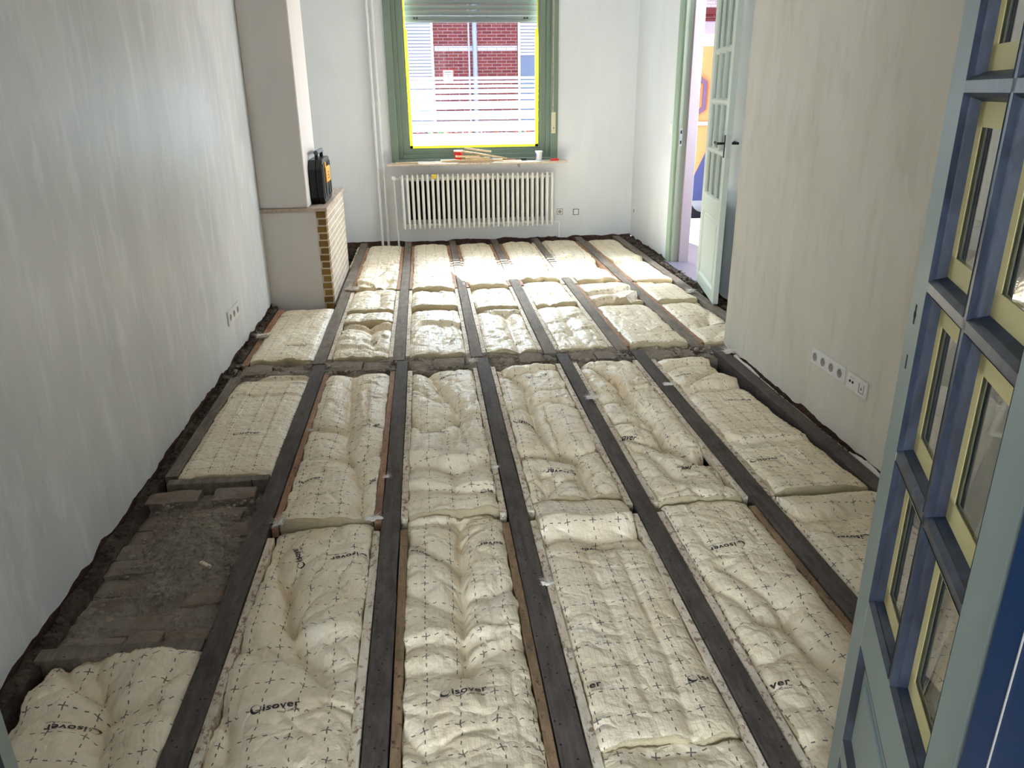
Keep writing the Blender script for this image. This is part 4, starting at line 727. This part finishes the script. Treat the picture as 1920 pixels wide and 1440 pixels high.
# ================================================================== wool tufts
def tuft(x, y, z, s, label, seed, long=0, ang=0):
    rn = random.Random(seed); R_ = root('wool_tuft', (x, y, z), label, 'wool tuft', 'torn wool tufts'); q = MB()
    bm = bmesh.new(); bmesh.ops.create_icosphere(bm, subdivisions=3, radius=1); vs = np.array([v.co[:] for v in bm.verts]); fs = [tuple(v.index for v in f.verts) for f in bm.faces]; bm.free()
    r = 1+.9*fbm(vs[:, 0]*2+seed, vs[:, 1]*2+vs[:, 2]*2, seed, 4); vs = vs*r[:, None]*np.array([s*.62*(1+long), s*.42, s*.36]); ca, sa = math.cos(ang), math.sin(ang)
    q.add([(x+a*ca-b*sa, y+a*sa+b*ca, z+s*.3+c) for a, b, c in vs], fs); q.obj('wool_clump', M['wool_white'], R_, smooth=True)
    q = MB()
    for k in range(80):
        a = rn.uniform(0, 2*pi); e = rn.uniform(0, .9); d = Vector((math.cos(a)*(1+long), math.sin(a), e)).normalized(); l = s*rn.uniform(.6, 1.7); p = Vector((x, y, z+s*.3)); pts = [p+d*s*.3]
        for j in range(3): d = (d+Vector((rn.uniform(-.5, .5), rn.uniform(-.5, .5), rn.uniform(-.35, .2)))).normalized(); pts.append(pts[-1]+d*l/3)
        for j in range(3): q.cyl(pts[j], pts[j+1], s*.028*(1-j/3.2), s*.028*(1-(j+1)/3.2), n=3)
    q.obj('fibres', M['wool_white'], R_, kind='stuff')
for a in (((.345, 2.139, .0), .022, 'small white wool tuft stuck on the third joist in the nearest row', 1, .6, .2), ((.842, 3.766, 0), .030, 'long torn white wool wisp lying across the fourth joist', 2, 1.1, .25), ((1.31, 3.91, 0), .022, 'thin white wool wisp lying across the fifth joist', 3, 1.2, .0),
          ((-.622, 2.65, 0), .030, 'white wool tuft at the peaked corner beside the left joist', 4, .3, .9), ((-.262, 2.640, 0), .024, 'stringy wool tuft at the batt joint left of the second joist', 5, 1.0, 0), ((.236, 4.46, 0), .032, 'pointed wool tuft standing at the cross wall by the third joist', 6, .2, 1.2),
          ((-1.165, 5.20, -.01), .045, 'frayed white wool tuft spilling over the left edge of the fireplace batt', 7, .6, .4), ((-.66, 6.46, 0), .045, 'white wool tuft on the left joist beside the brick fireplace side', 8, .5, 0), ((1.86, 4.40, .0), .045, 'white wool tuft at the corner of the beige wall and cross wall', 9, .2, 0),
          ((2.13, 5.95, 0), .04, 'white wool tuft in front of the white glazed door', 10, .3, .4), ((-.62, 3.535, 0), .016, 'tiny wool tuft beside the reddish batten of the left joist', 12, .4, 0), ((-.228, 2.99, .0), .016, 'tiny wool tuft on the second joist edge', 13, .3, 0), ((.25, 3.02, .0), .014, 'tiny wool tuft beside the third joist near the sagging fold', 14, .3, 0)):
    tuft(*a[0], *a[1:])
# white wool packed between the wall-side joist and the beige wall
q = MB(); ys = np.linspace(.9, 4.35, 300); n = 9; vs = []
for i, y in enumerate(ys):
    on = max(0.15, float(np.clip(.55+1.2*fbm(np.array([y*2.6]), np.array([1.]), 5, 2)[0], 0, 1)))
    for j in range(n):
        a = pi*j/(n-1); r = on*(.021+.010*float(fbm(np.array([y*22]), np.array([j*.8]), 9, 3)[0])); vs.append((1.882+math.cos(a)*r*.75, y, -.016+math.sin(a)*r*1.5))
q.add(vs, [(i*n+j, i*n+j+1, (i+1)*n+j+1, (i+1)*n+j) for i in range(len(ys)-1) for j in range(n-1)])
tag(q.obj('wool_packing', M['wool_white'], smooth=True, kind='stuff'), 'white wool stuffed in the gap along the foot of the beige wall', 'wool packing')
# ================================================================== radiator
RD = root('radiator', (.575, 8.60, .14), 'white cast column radiator below the window with a small yellow tag', 'radiator')
pitch = 1.64/30
for k in range(31):
    x = -.245+k*pitch; q = MB()
    for yy in (8.555, 8.60, 8.645): q.cyl((x, yy, .20), (x, yy, .70), .0155, n=12)
    for z, s in ((.20, -1), (.70, 1)):
        q.ball((x, 8.555, z), .0125, n=10); q.ball((x, 8.645, z), .0125, n=10); q.cyl((x, 8.555, z), (x, 8.645, z), .0135, n=10)
        q.cyl((x-pitch/2+.001, 8.60, z), (x+pitch/2-.001, 8.60, z), .02, n=12)
    for yy in (8.555,): q.ball((x, yy, .735), .012, n=10, sz=(1, 1, 1)); q.cyl((x, yy, .70), (x, yy, .735), .0125, .012, n=10); q.cyl((x, yy, .165), (x, yy, .20), .011, .0125, n=10)
    q.obj('column_section', M['radiator'], RD, smooth=True)
for x in (.05, 1.1): q = MB(); q.box((x, 8.61, .17), (x+.02, 8.7285, .19)); q.obj('wall_bracket', M['radiator'], RD)
q = MB(); q.cyl((-.285, 8.60, .70), (-.335, 8.60, .70), .012); q.ball((-.335, 8.60, .70), .018); q.cyl((-.335, 8.60, .70), (-.335, 8.55, .712), .013, .022); q.cyl((-.335, 8.55, .712), (-.335, 8.52, .717), .024, .02, n=14); q.obj('valve', M['white'], RD, smooth=True)
q = MB(); q.tube([(-.335, 8.60, .69), (-.335, 8.60, .62), (-.325, 8.62, .0), (-.322, 8.63, -.10)], .011); q.obj('supply_pipe', M['white'], RD, smooth=True)
q = MB(); q.cyl((1.40, 8.60, .20), (1.44, 8.60, .20), .012); q.ball((1.44, 8.60, .20), .016); q.cyl((1.44, 8.60, .185), (1.44, 8.60, .215), .014); q.tube([(1.44, 8.60, .20), (1.475, 8.60, .20), (1.485, 8.60, .18), (1.485, 8.60, .02)], .010); q.obj('return_valve', M['white'], RD, smooth=True)
q = MB(); q.cyl((1.485, 8.60, .02), (1.485, 8.60, -.09), .014); q.obj('pipe_sleeve', M['black'], RD, smooth=True)
q = MB(); q.box((.075, 8.536, .705), (.125, 8.541, .745)); q.ball((.095, 8.537, .712), .014, sz=(1, .3, 1)); q.obj('yellow_tag', plain('yellow_sticker', L(232, 196, 60), .5), RD)
q = MB(); q.box((-.20, 8.722, .24), (1.36, 8.7295, .66)); struct(q, 'wall_radiator_shade', M['black_gap'])  # added dark sheet standing in for the shade between the radiator tubes
# riser pipes
for x, x2, nm in ((-.504, -.506, 'left'), (-.448, -.440, 'right')):
    RP = root('riser_pipe', (x, 8.68, -.1), f'tall white heating riser pipe left of the window, {nm} one of the pair', 'pipe', 'pair of white riser pipes')
    q = MB(); q.tube([(x2, 8.69, -.12), (x2, 8.69, .70), (x2+.004, 8.665, .78), (x, 8.685, .90), (x, 8.685, ZC-.002)], .0145, n=14); q.obj('pipe', M['white'], RP, smooth=True)
    q = MB(); q.cyl((x, 8.685, 1.44), (x, 8.685, 1.50), .019, n=14); q.cyl((x, 8.685, 1.455), (x, 8.685, 1.485), .021, n=6); q.obj('coupling', M['white'], RP)
# ================================================================== sockets
def socket_x(name, X, sx, y0, y1, z0, z1, n, label, kinds=None, tilt=0):
    R_ = root(name, (X, (y0+y1)/2, z0), label, 'wall socket'); a, b = sorted((X, X+sx*.009)); q = MB(); q.box((a, y0, z0), (b, y1, z1)); q.obj('cover_plate', M['plate'], R_, bevel=.004)
    w_ = (y1-y0)/n; zc = (z0+z1)/2; a1, b1 = sorted((X+sx*.0085, X+sx*.0105))
    for k in range(n):
        yc = y0+w_*(k+.5); kd = (kinds or ['s']*n)[k]
        if kd == 's':
            q = MB(); q.cyl((X+sx*.006, yc, zc), (X+sx*.0098, yc, zc), .0215, n=24); o = q.obj('socket_recess', M['insert'], R_, smooth=True)
            q = MB(); q.box((a1, yc-.026, zc-.026), (b1-.0006, yc+.026, zc+.026)); q.obj('socket_module', M['plate'], R_, bevel=.002)
            q = MB()
            for d in (-.0095, .0095): q.cyl((X+sx*.0092, yc+d, zc), (X+sx*.0112, yc+d, zc), .0026, n=8)
            q.cyl((X+sx*.0092, yc, zc+.012), (X+sx*.014, yc, zc+.012), .002, n=8); q.obj('contact_hole', M['black_grey'], o)
            for kk in (o,): kk.location.x += sx*.0012
        elif kd == 'tv':
            for d in (-.012, .012): q = MB(); q.cyl((X+sx*.008, yc+d, zc+.004), (X+sx*.0125, yc+d, zc+.004), .0058, n=12); q.obj('aerial_port', M['black'], R_, smooth=True)
            q = MB(); q.box((a1, yc-.018, zc+.022), (b1, yc+.018, zc+.023)); q.obj('label_line', M['insert'], R_)
        elif kd == 'net':
            q = MB(); q.box((a1, yc-.020, zc-.022), (b1, yc-.0185, zc+.022)); q.box((a1, yc+.0185, zc-.022), (b1, yc+.020, zc+.022)); q.box((a1, yc-.02, zc-.022), (b1, yc+.02, zc-.0205)); q.box((a1, yc-.006, zc-.006), (b1, yc+.006, zc-.003)); q.box((a1, yc-.0015, zc-.006), (b1, yc+.0015, zc+.006)); q.obj('network_port', M['black_grey'], R_)
    return R_
socket_x('wall_socket', 1.90, -1, 3.135, 3.455, .268, .348, 4, 'white strip of four sockets low on the beige right wall')
socket_x('wall_socket', 1.90, -1, 2.942, 3.110, .262, .342, 2, 'white double plate with aerial and network ports beside the four-socket strip', ['net', 'tv'])
socket_x('wall_socket', -1.26, 1, 4.73, 5.02, .215, .305, 3, 'white triple socket low on the grey left wall')
socket_x('wall_socket', 2.345, -1, 8.52, 8.60, .26, .34, 1, 'small white socket on the far right wall near the window wall corner')
LS = root('light_switch', (2.345, 7.385, 1.19), 'white light switch on the far right wall beside the doorway', 'light switch')
q = MB(); q.box((2.336, 7.345, 1.19), (2.345, 7.425, 1.27)); q.obj('cover_plate', M['plate'], LS, bevel=.003); q = MB(); q.box((2.333, 7.36, 1.205), (2.3365, 7.41, 1.255)); q.obj('rocker', M['plate'], LS, bevel=.002)
def flush_box(x, z, label, full):
    R_ = root('flush_box', (x, 8.73, z-.035), label, 'wall box'); q = MB()
    for b in frame(x-.034, x+.034, z-.034, z+.034, .006, 8.7235, 8.7315): q.box(*b)
    q.obj('rough_cutout', M['insert'] if not full else M['black_grey'], R_)
    q = MB(); q.box((x-.027, 8.7215, z-.027), (x+.027, 8.7305, z+.027)); q.obj('cover_insert', M['plate'], R_, bevel=.002)
    if not full: q = MB(); q.cyl((x, 8.7200, z), (x, 8.7216, z), .019, n=18); q.obj('round_face', M['insert'], R_)
flush_box(1.513, .288, 'roughly cut flush socket right of the radiator, the left one of two', False); flush_box(1.70, .280, 'square flush box right of the radiator, farther from it', True)
# ================================================================== tool case on the mantel
TC = root('tool_case', (-.85, 6.52, .748), 'black hard tool case with orange latch standing on the fireplace mantel', 'tool case')
def shell(x0, x1, nm):
    q = MB(); y0, y1, z0, z1 = 6.25, 6.80, .752, 1.085; c = .05
    q.prism([(y0+c, z0), (y1-c, z0), (y1, z0+c), (y1, z1-c*1.4), (y1-c*1.2, z1), (y0+c*1.2, z1), (y0, z1-c*1.4), (y0, z0+c)], 'x', x0, x1); q.obj(nm, M['black'], TC, bevel=.006)
shell(-.893, -.842, 'back_shell'); shell(-.838, -.790, 'front_shell')
q = MB()
for y in (6.30, 6.42, 6.62, 6.74): q.box((-.79, y-.012, .79), (-.783, y+.012, 1.05))
q.obj('ribs', M['black_grey'], TC, bevel=.002)
q = MB(); q.box((-.80, 6.40, .90), (-.776, 6.66, 1.02)); q.box((-.80, 6.40, .95), (-.780, 6.44, 1.06)); q.obj('latch', M['orange'], TC, bevel=.006)
q = MB()
for k in range(3): q.box((-.7775, 6.49, .925+k*.022), (-.7745, 6.57, .937+k*.022))
q.obj('latch_marking', M['black_grey'], TC)
q = MB(); q.box((-.852, 6.36, 1.07), (-.826, 6.385, 1.135)); q.box((-.852, 6.665, 1.07), (-.826, 6.69, 1.135)); hn = q.obj('handle_posts', M['black'], TC, bevel=.004)
q = MB(); q.cyl((-.839, 6.345, 1.135), (-.839, 6.705, 1.135), .017, n=16); q.obj('handle_grip', M['black_grey'], TC, smooth=True)
q = MB()
for y in (6.32, 6.72):
    q.box((-.885, y-.02, .748), (-.865, y+.02, .756)); q.box((-.82, y-.02, .748), (-.80, y+.02, .756))
q.obj('feet', M['black'], TC)
# ================================================================== things on the window sill
zs = .864
def stick(x0, x1, y, z, dz, ydel, w_, h_, label):
    q = MB(); l = math.hypot(math.hypot(x1-x0, dz), ydel); Mx = Matrix.Translation((x0, y, z+h_/2)) @ Matrix.Rotation(math.atan2(ydel, x1-x0), 4, 'Z') @ Matrix.Rotation(-math.atan2(dz, x1-x0), 4, 'Y')
    q.box((0, -w_/2, -h_/2), (l, w_/2, h_/2), Mx); tag(q.obj('wooden_stick', M['stick'], base=True, bevel=.0015), label, 'wooden stick', 'offcut sticks on the window sill')
stick(-.30, 1.05, 8.545, zs, 0, .0, .045, .014, 'longest pale wooden stick lying flat along the front of the sill')
stick(.18, .845, 8.55, zs+.014, 0, .004, .035, .017, 'medium pale stick lying on top of the longest stick')
stick(.45, .70, 8.625, zs, 0, .0, .045, .045, 'short stubby offcut standing behind the stacked sticks')
stick(.34, .60, 8.56, zs+.052, 0, .002, .03, .018, 'short pale stick bridging the red tub at the pile left side')
stick(.50, .71, 8.56, zs+.031, 0, .0, .032, .014, 'short pale offcut in the middle of the stick pile')
stick(.40, .90, 8.60, zs+.105, -.085, .0, .03, .018, 'long slanting stick sloping down to the right across the pile')
stick(.44, .73, 8.60, zs+.138, -.045, .0, .03, .016, 'topmost short stick sloping down to the right on the pile')
RB = root('red_tub', (.375, 8.66, zs), 'red tub with white lid behind the wooden sticks on the sill', 'tub')
q = MB(); q.cyl((.375, 8.665, zs), (.375, 8.665, zs+.105), .042, .048, n=24); q.obj('tub_body', M['red'], RB, smooth=True); q = MB(); q.cyl((.375, 8.665, zs+.105), (.375, 8.665, zs+.120), .051, n=24); q.obj('lid', M['plate'], RB, smooth=True)
WC = root('filler_can', (1.25, 8.60, zs), 'white lidded pot with blue and red label near the right end of the sill', 'pot')
q = MB(); q.cyl((1.255, 8.62, zs), (1.255, 8.62, zs+.088), .034, .036, n=24); q.obj('pot_body', M['plate'], WC, smooth=True); q = MB(); q.cyl((1.255, 8.62, zs+.088), (1.255, 8.62, zs+.100), .042, n=24); q.obj('lid', M['plate'], WC, smooth=True)
q = MB(); q.box((1.217, 8.595, zs+.04), (1.222, 8.635, zs+.075)); q.obj('blue_label', M['blue_pl'], WC); q = MB(); q.box((1.217, 8.595, zs+.025), (1.222, 8.635, zs+.04)); q.obj('red_label', M['red'], WC)
TR = root('tape_roll', (1.42, 8.56, zs), 'small flat red tin lying at the right end of the window sill', 'tin')
q = MB(); q.cyl((1.42, 8.56, zs), (1.42, 8.56, zs+.018), .046, n=28); q.obj('tin_body', M['red'], TR, smooth=True); q = MB(); q.cyl((1.42, 8.56, zs+.018), (1.42, 8.56, zs+.022), .04, .036, n=28); q.obj('tin_lid', M['red'], TR, smooth=True)
TR.name = 'red_tin'
BR = root('paint_brush', (1.0, 8.60, zs), 'flat brush with orange handle and black bristles lying behind the sticks', 'brush')
q = MB(); q.box((.86, 8.592, zs+.014), (.99, 8.608, zs+.022)); q.obj('handle', plain('orange_handle', L(214, 120, 70), .4), BR, bevel=.003); q = MB(); q.box((.99, 8.585, zs+.010), (1.05, 8.615, zs+.026)); q.obj('ferrule', M['black_grey'], BR); q = MB(); q.box((1.05, 8.583, zs+.006), (1.115, 8.617, zs+.032)); q.obj('bristles', M['black'], BR, bevel=.004)
q = MB(); q.box((1.06, 8.51, zs), (1.30, 8.585, zs+.0012)); tag(q.obj('paper_sheet', M['plate'], base=True), 'white sheet of paper lying flat on the sill right of the sticks', 'paper')
q = MB(); q.box((.68, 8.63, zs), (.78, 8.66, zs+.055)); tag(q.obj('label_strip', plain('pale_blue_card', L(180, 196, 220), .5), base=True, bevel=.002), 'pale blue card box behind the slanting stick on the sill', 'card box')
# ================================================================== doors
def rotM(P0, e, n):  # local (s along e, t along n (thickness, 0 = visible face), z)
    return Matrix(((e[0], n[0], 0, P0[0]), (e[1], n[1], 0, P0[1]), (0, 0, 1, 0), (0, 0, 0, 1)))
def leaf(name, P0, e, nin, width, th, z0, z1, stile, rails, vm, rows, glassz, panels, mats, tape=False, mw=.020, bead=.014, gt=None, label='', handle=None, holes=False, stile2=None, lim_cols=None):
    """P0 hinge corner on the visible face, e direction to the free edge, nin into the thickness"""
    Mx = rotM(P0, e, nin); gt = gt or th/2; T = root(name, (P0[0]+e[0]*width/2, P0[1]+e[1]*width/2, z0), label, 'door'); sh = stile2 or stile
    fm, bmn, edge = mats; q = MB(); g0, g1 = glassz
    q.box((0, 0, z0), (sh, th, z1), Mx); q.box((width-stile, 0, z0), (width, th, z1), Mx); fr_ = q.obj('stiles', fm, T, bevel=.002)
    q = MB()
    zz = [z0]+[v for p in panels for v in p]+[g0, g1, z1]
    for a, b in zip(zz[::2], zz[1::2]): q.box((sh, .0005, a), (width-stile, th-.0005, b), Mx)
    q.obj('rails', fm, T)
    for a, b in panels:
        q = MB(); q.box((sh, .012, a), (width-stile, th-.012, b), Mx); q.box((sh+.05, .006, a+.05), (width-stile-.05, th-.006, b-.05), Mx); pn = q.obj('bottom_panel', fm, T, bevel=.003)
        q = MB()
        for t0, t1 in ((-.001, .012), ):
            m_ = .016
            q.prism([(0, 0), (m_, .012), (0, .012)], 'z', a, b, Mx @ Matrix.Translation((sh, 0, 0))); q.prism([(0, 0), (-m_, .012), (0, .012)], 'z', a, b, Mx @ Matrix.Translation((width-stile, 0, 0)))
            for zc, sg in ((a, 1), (b, -1)):
                vs = [Mx @ Vector(p) for p in ((sh, 0, zc), (width-stile, 0, zc), (width-stile, .012, zc+sg*m_), (sh, .012, zc+sg*m_), (sh, .012, zc), (width-stile, .012, zc))]; q.add(vs, [(0, 1, 2, 3), (0, 3, 4), (1, 5, 2), (3, 2, 5, 4)])
        q.obj('panel_moulding', bmn, pn)
    xs = [sh]+[v for c in vm for v in (c-mw/2, c+mw/2)]+[width-stile]; zsr = [g0]+[v for c in rows for v in (c-mw/2, c+mw/2)]+[g1]
    q = MB()
    for c in vm: q.box((c-mw/2, .001, g0), (c+mw/2, th-.001, g1), Mx)
    for c in rows: q.box((sh, .001, c-mw/2), (width-stile, th-.001, c+mw/2), Mx)
    q.obj('glazing_bars', bmn, T)
    for a0, a1 in zip(xs[::2], xs[1::2]):
        for b0, b1 in zip(zsr[::2], zsr[1::2]):
            q = MB()
            for s_, f_ in ((0, gt-.003), (th, gt+.003)):   # moulded beads on both faces, two-step
                for k0, k1, d0, d1 in ((0, bead*.5, 0, .35), (bead*.5, bead, .45, 1.0)):
                    D0 = s_+(f_-s_)*d0; D1 = s_+(f_-s_)*d1
                    def ringq(i0, D_0, i1, D_1):
                        o = [(a0+i0, b0+i0), (a1-i0, b0+i0), (a1-i0, b1-i0), (a0+i0, b1-i0)]; i = [(a0+i1, b0+i1), (a1-i1, b0+i1), (a1-i1, b1-i1), (a0+i1, b1-i1)]
                        vs = [Mx @ Vector((p[0], D_0, p[1])) for p in o]+[Mx @ Vector((p[0], D_1, p[1])) for p in i]; q.add(vs, [(k, (k+1) % 4, 4+(k+1) % 4, 4+k) for k in range(4)])
                    ringq(k0, D0, k1, D1)
                    if k0 == 0: ringq(k1, D1, k1, s_+(f_-s_)*.45)
            q.obj('moulded_bead', bmn, T)
            q = MB(); q.box((a0+bead-.002, gt-.0025, b0+bead-.002), (a1-bead+.002, gt+.0025, b1-bead+.002), Mx); gl = q.obj('glass_pane', M['glass'], T)
            if tape:
                tw = .036; ia, ib, ja, jb = a0+bead-.003, a1-bead+.003, b0+bead-.003, b1-bead+.003
                q = MB()
                for f_ in (gt-.0036, gt+.0026):
                    for x0_, x1_, y0_, y1_ in ((ia, ia+tw*.7, ja, jb), (ib-tw*.7, ib, ja, jb), (ia, ib, ja, ja+tw), (ia, ib, jb-tw, jb)): q.box((x0_, f_, y0_), (x1_, f_+.0010, y1_), Mx)
                q.obj('masking_tape', M['tape'], gl)
    if holes:
        q = MB(); s_ = width-stile*.5; q.cyl(Mx @ Vector((s_, -.0006, 1.205)), Mx @ Vector((s_, .004, 1.205)), .0075, n=10); q.box((s_-.004, -.0006, 1.190), (s_+.004, .004, 1.222), Mx); q.box((s_-.0035, -.0006, 1.112), (s_+.0035, .004, 1.136), Mx); q.obj('lock_holes', M['black_gap'], T)
    if handle:
        sH, zH = handle
        for sg, f_ in ((-1, 0), (1, th)):
            q = MB(); y_ = f_+sg*.004; q.box((sH-.012, min(f_, f_+sg*.006), zH-.10), (sH+.012, max(f_, f_+sg*.006), zH+.06), Mx); pl = q.obj('handle_plate', M['black'], T, bevel=.003)
            q = MB(); q.cyl(Mx @ Vector((sH, f_, zH)), Mx @ Vector((sH, f_+sg*.05, zH)), .009, n=12); q.cyl(Mx @ Vector((sH+.01, f_+sg*.05, zH)), Mx @ Vector((sH-.11, f_+sg*.05, zH)), .010, .008, n=12); q.ball(Mx @ Vector((sH-.11, f_+sg*.05, zH)), .011, n=10); q.obj('lever_handle', M['black'], T, smooth=True)
        q = MB(); q.box((width-.001, th*.25, zH-.10), (width+.002, th*.75, zH+.06), Mx); q.obj('lock_strip', M['steel'], T)
        q = MB(); q.box((width+.001, th*.35, zH-.02), (width+.006, th*.65, zH+.01), Mx); q.obj('latch_bolt', M['steel'], T)
    return T
e = Vector((.378, .926, 0)).normalized()
blue_rows = [.97, 1.262, 1.553, 1.845, 2.135]
for s, lb in ((1, 'blue-barred glazed double-door leaf with taped panes at the right foreground'), (-1, 'dark edge of the matching glazed door leaf at the bottom left corner')):
    leaf('glazed_door', (s*.5745, .607), (s*e.x, e.y), (s*e.y, -e.x), .605, .046, .03, 2.38, .088, None, [.302], blue_rows, (.675, 2.29), [(.10, .30), (.345, .575)], (M['green_grey'], M['slate'], M['slate']), tape=(s > 0), label=lb, holes=True, bead=.012, gt=.026, mw=.016)
P0 = Vector((2.318, 6.362)); P1 = Vector((2.165, 5.53)); e2 = (P1-P0).normalized()
leaf('glazed_door', (P0.x, P0.y), (e2.x, e2.y), (-e2.y, e2.x) if (-e2.y*1) > 0 else (e2.y, -e2.x), (P1-P0).length, .04, .012, 2.30, .10, None, [.30, .546], [1.12, 1.48, 1.84], (.77, 2.21), [(.10, .64)], (M['green_pale'], M['green_pale'], M['green_pale']), label='pale green-grey glazed door standing open to the hallway on the far right', handle=(.795, 1.198))
# strike plate on the jamb
q = MB(); q.box((2.352, 7.167, 1.08), (2.380, 7.1705, 1.24)); SP = root('strike_plate', (2.366, 7.168, 1.08), 'grey metal strike plate on the sage doorway jamb', 'strike plate'); q.obj('plate', M['steel'], SP)
q = MB(); q.box((2.360, 7.1655, 1.19), (2.374, 7.1675, 1.22)); q.box((2.360, 7.1655, 1.10), (2.374, 7.1675, 1.13)); q.obj('bolt_hole', M['black'], SP)
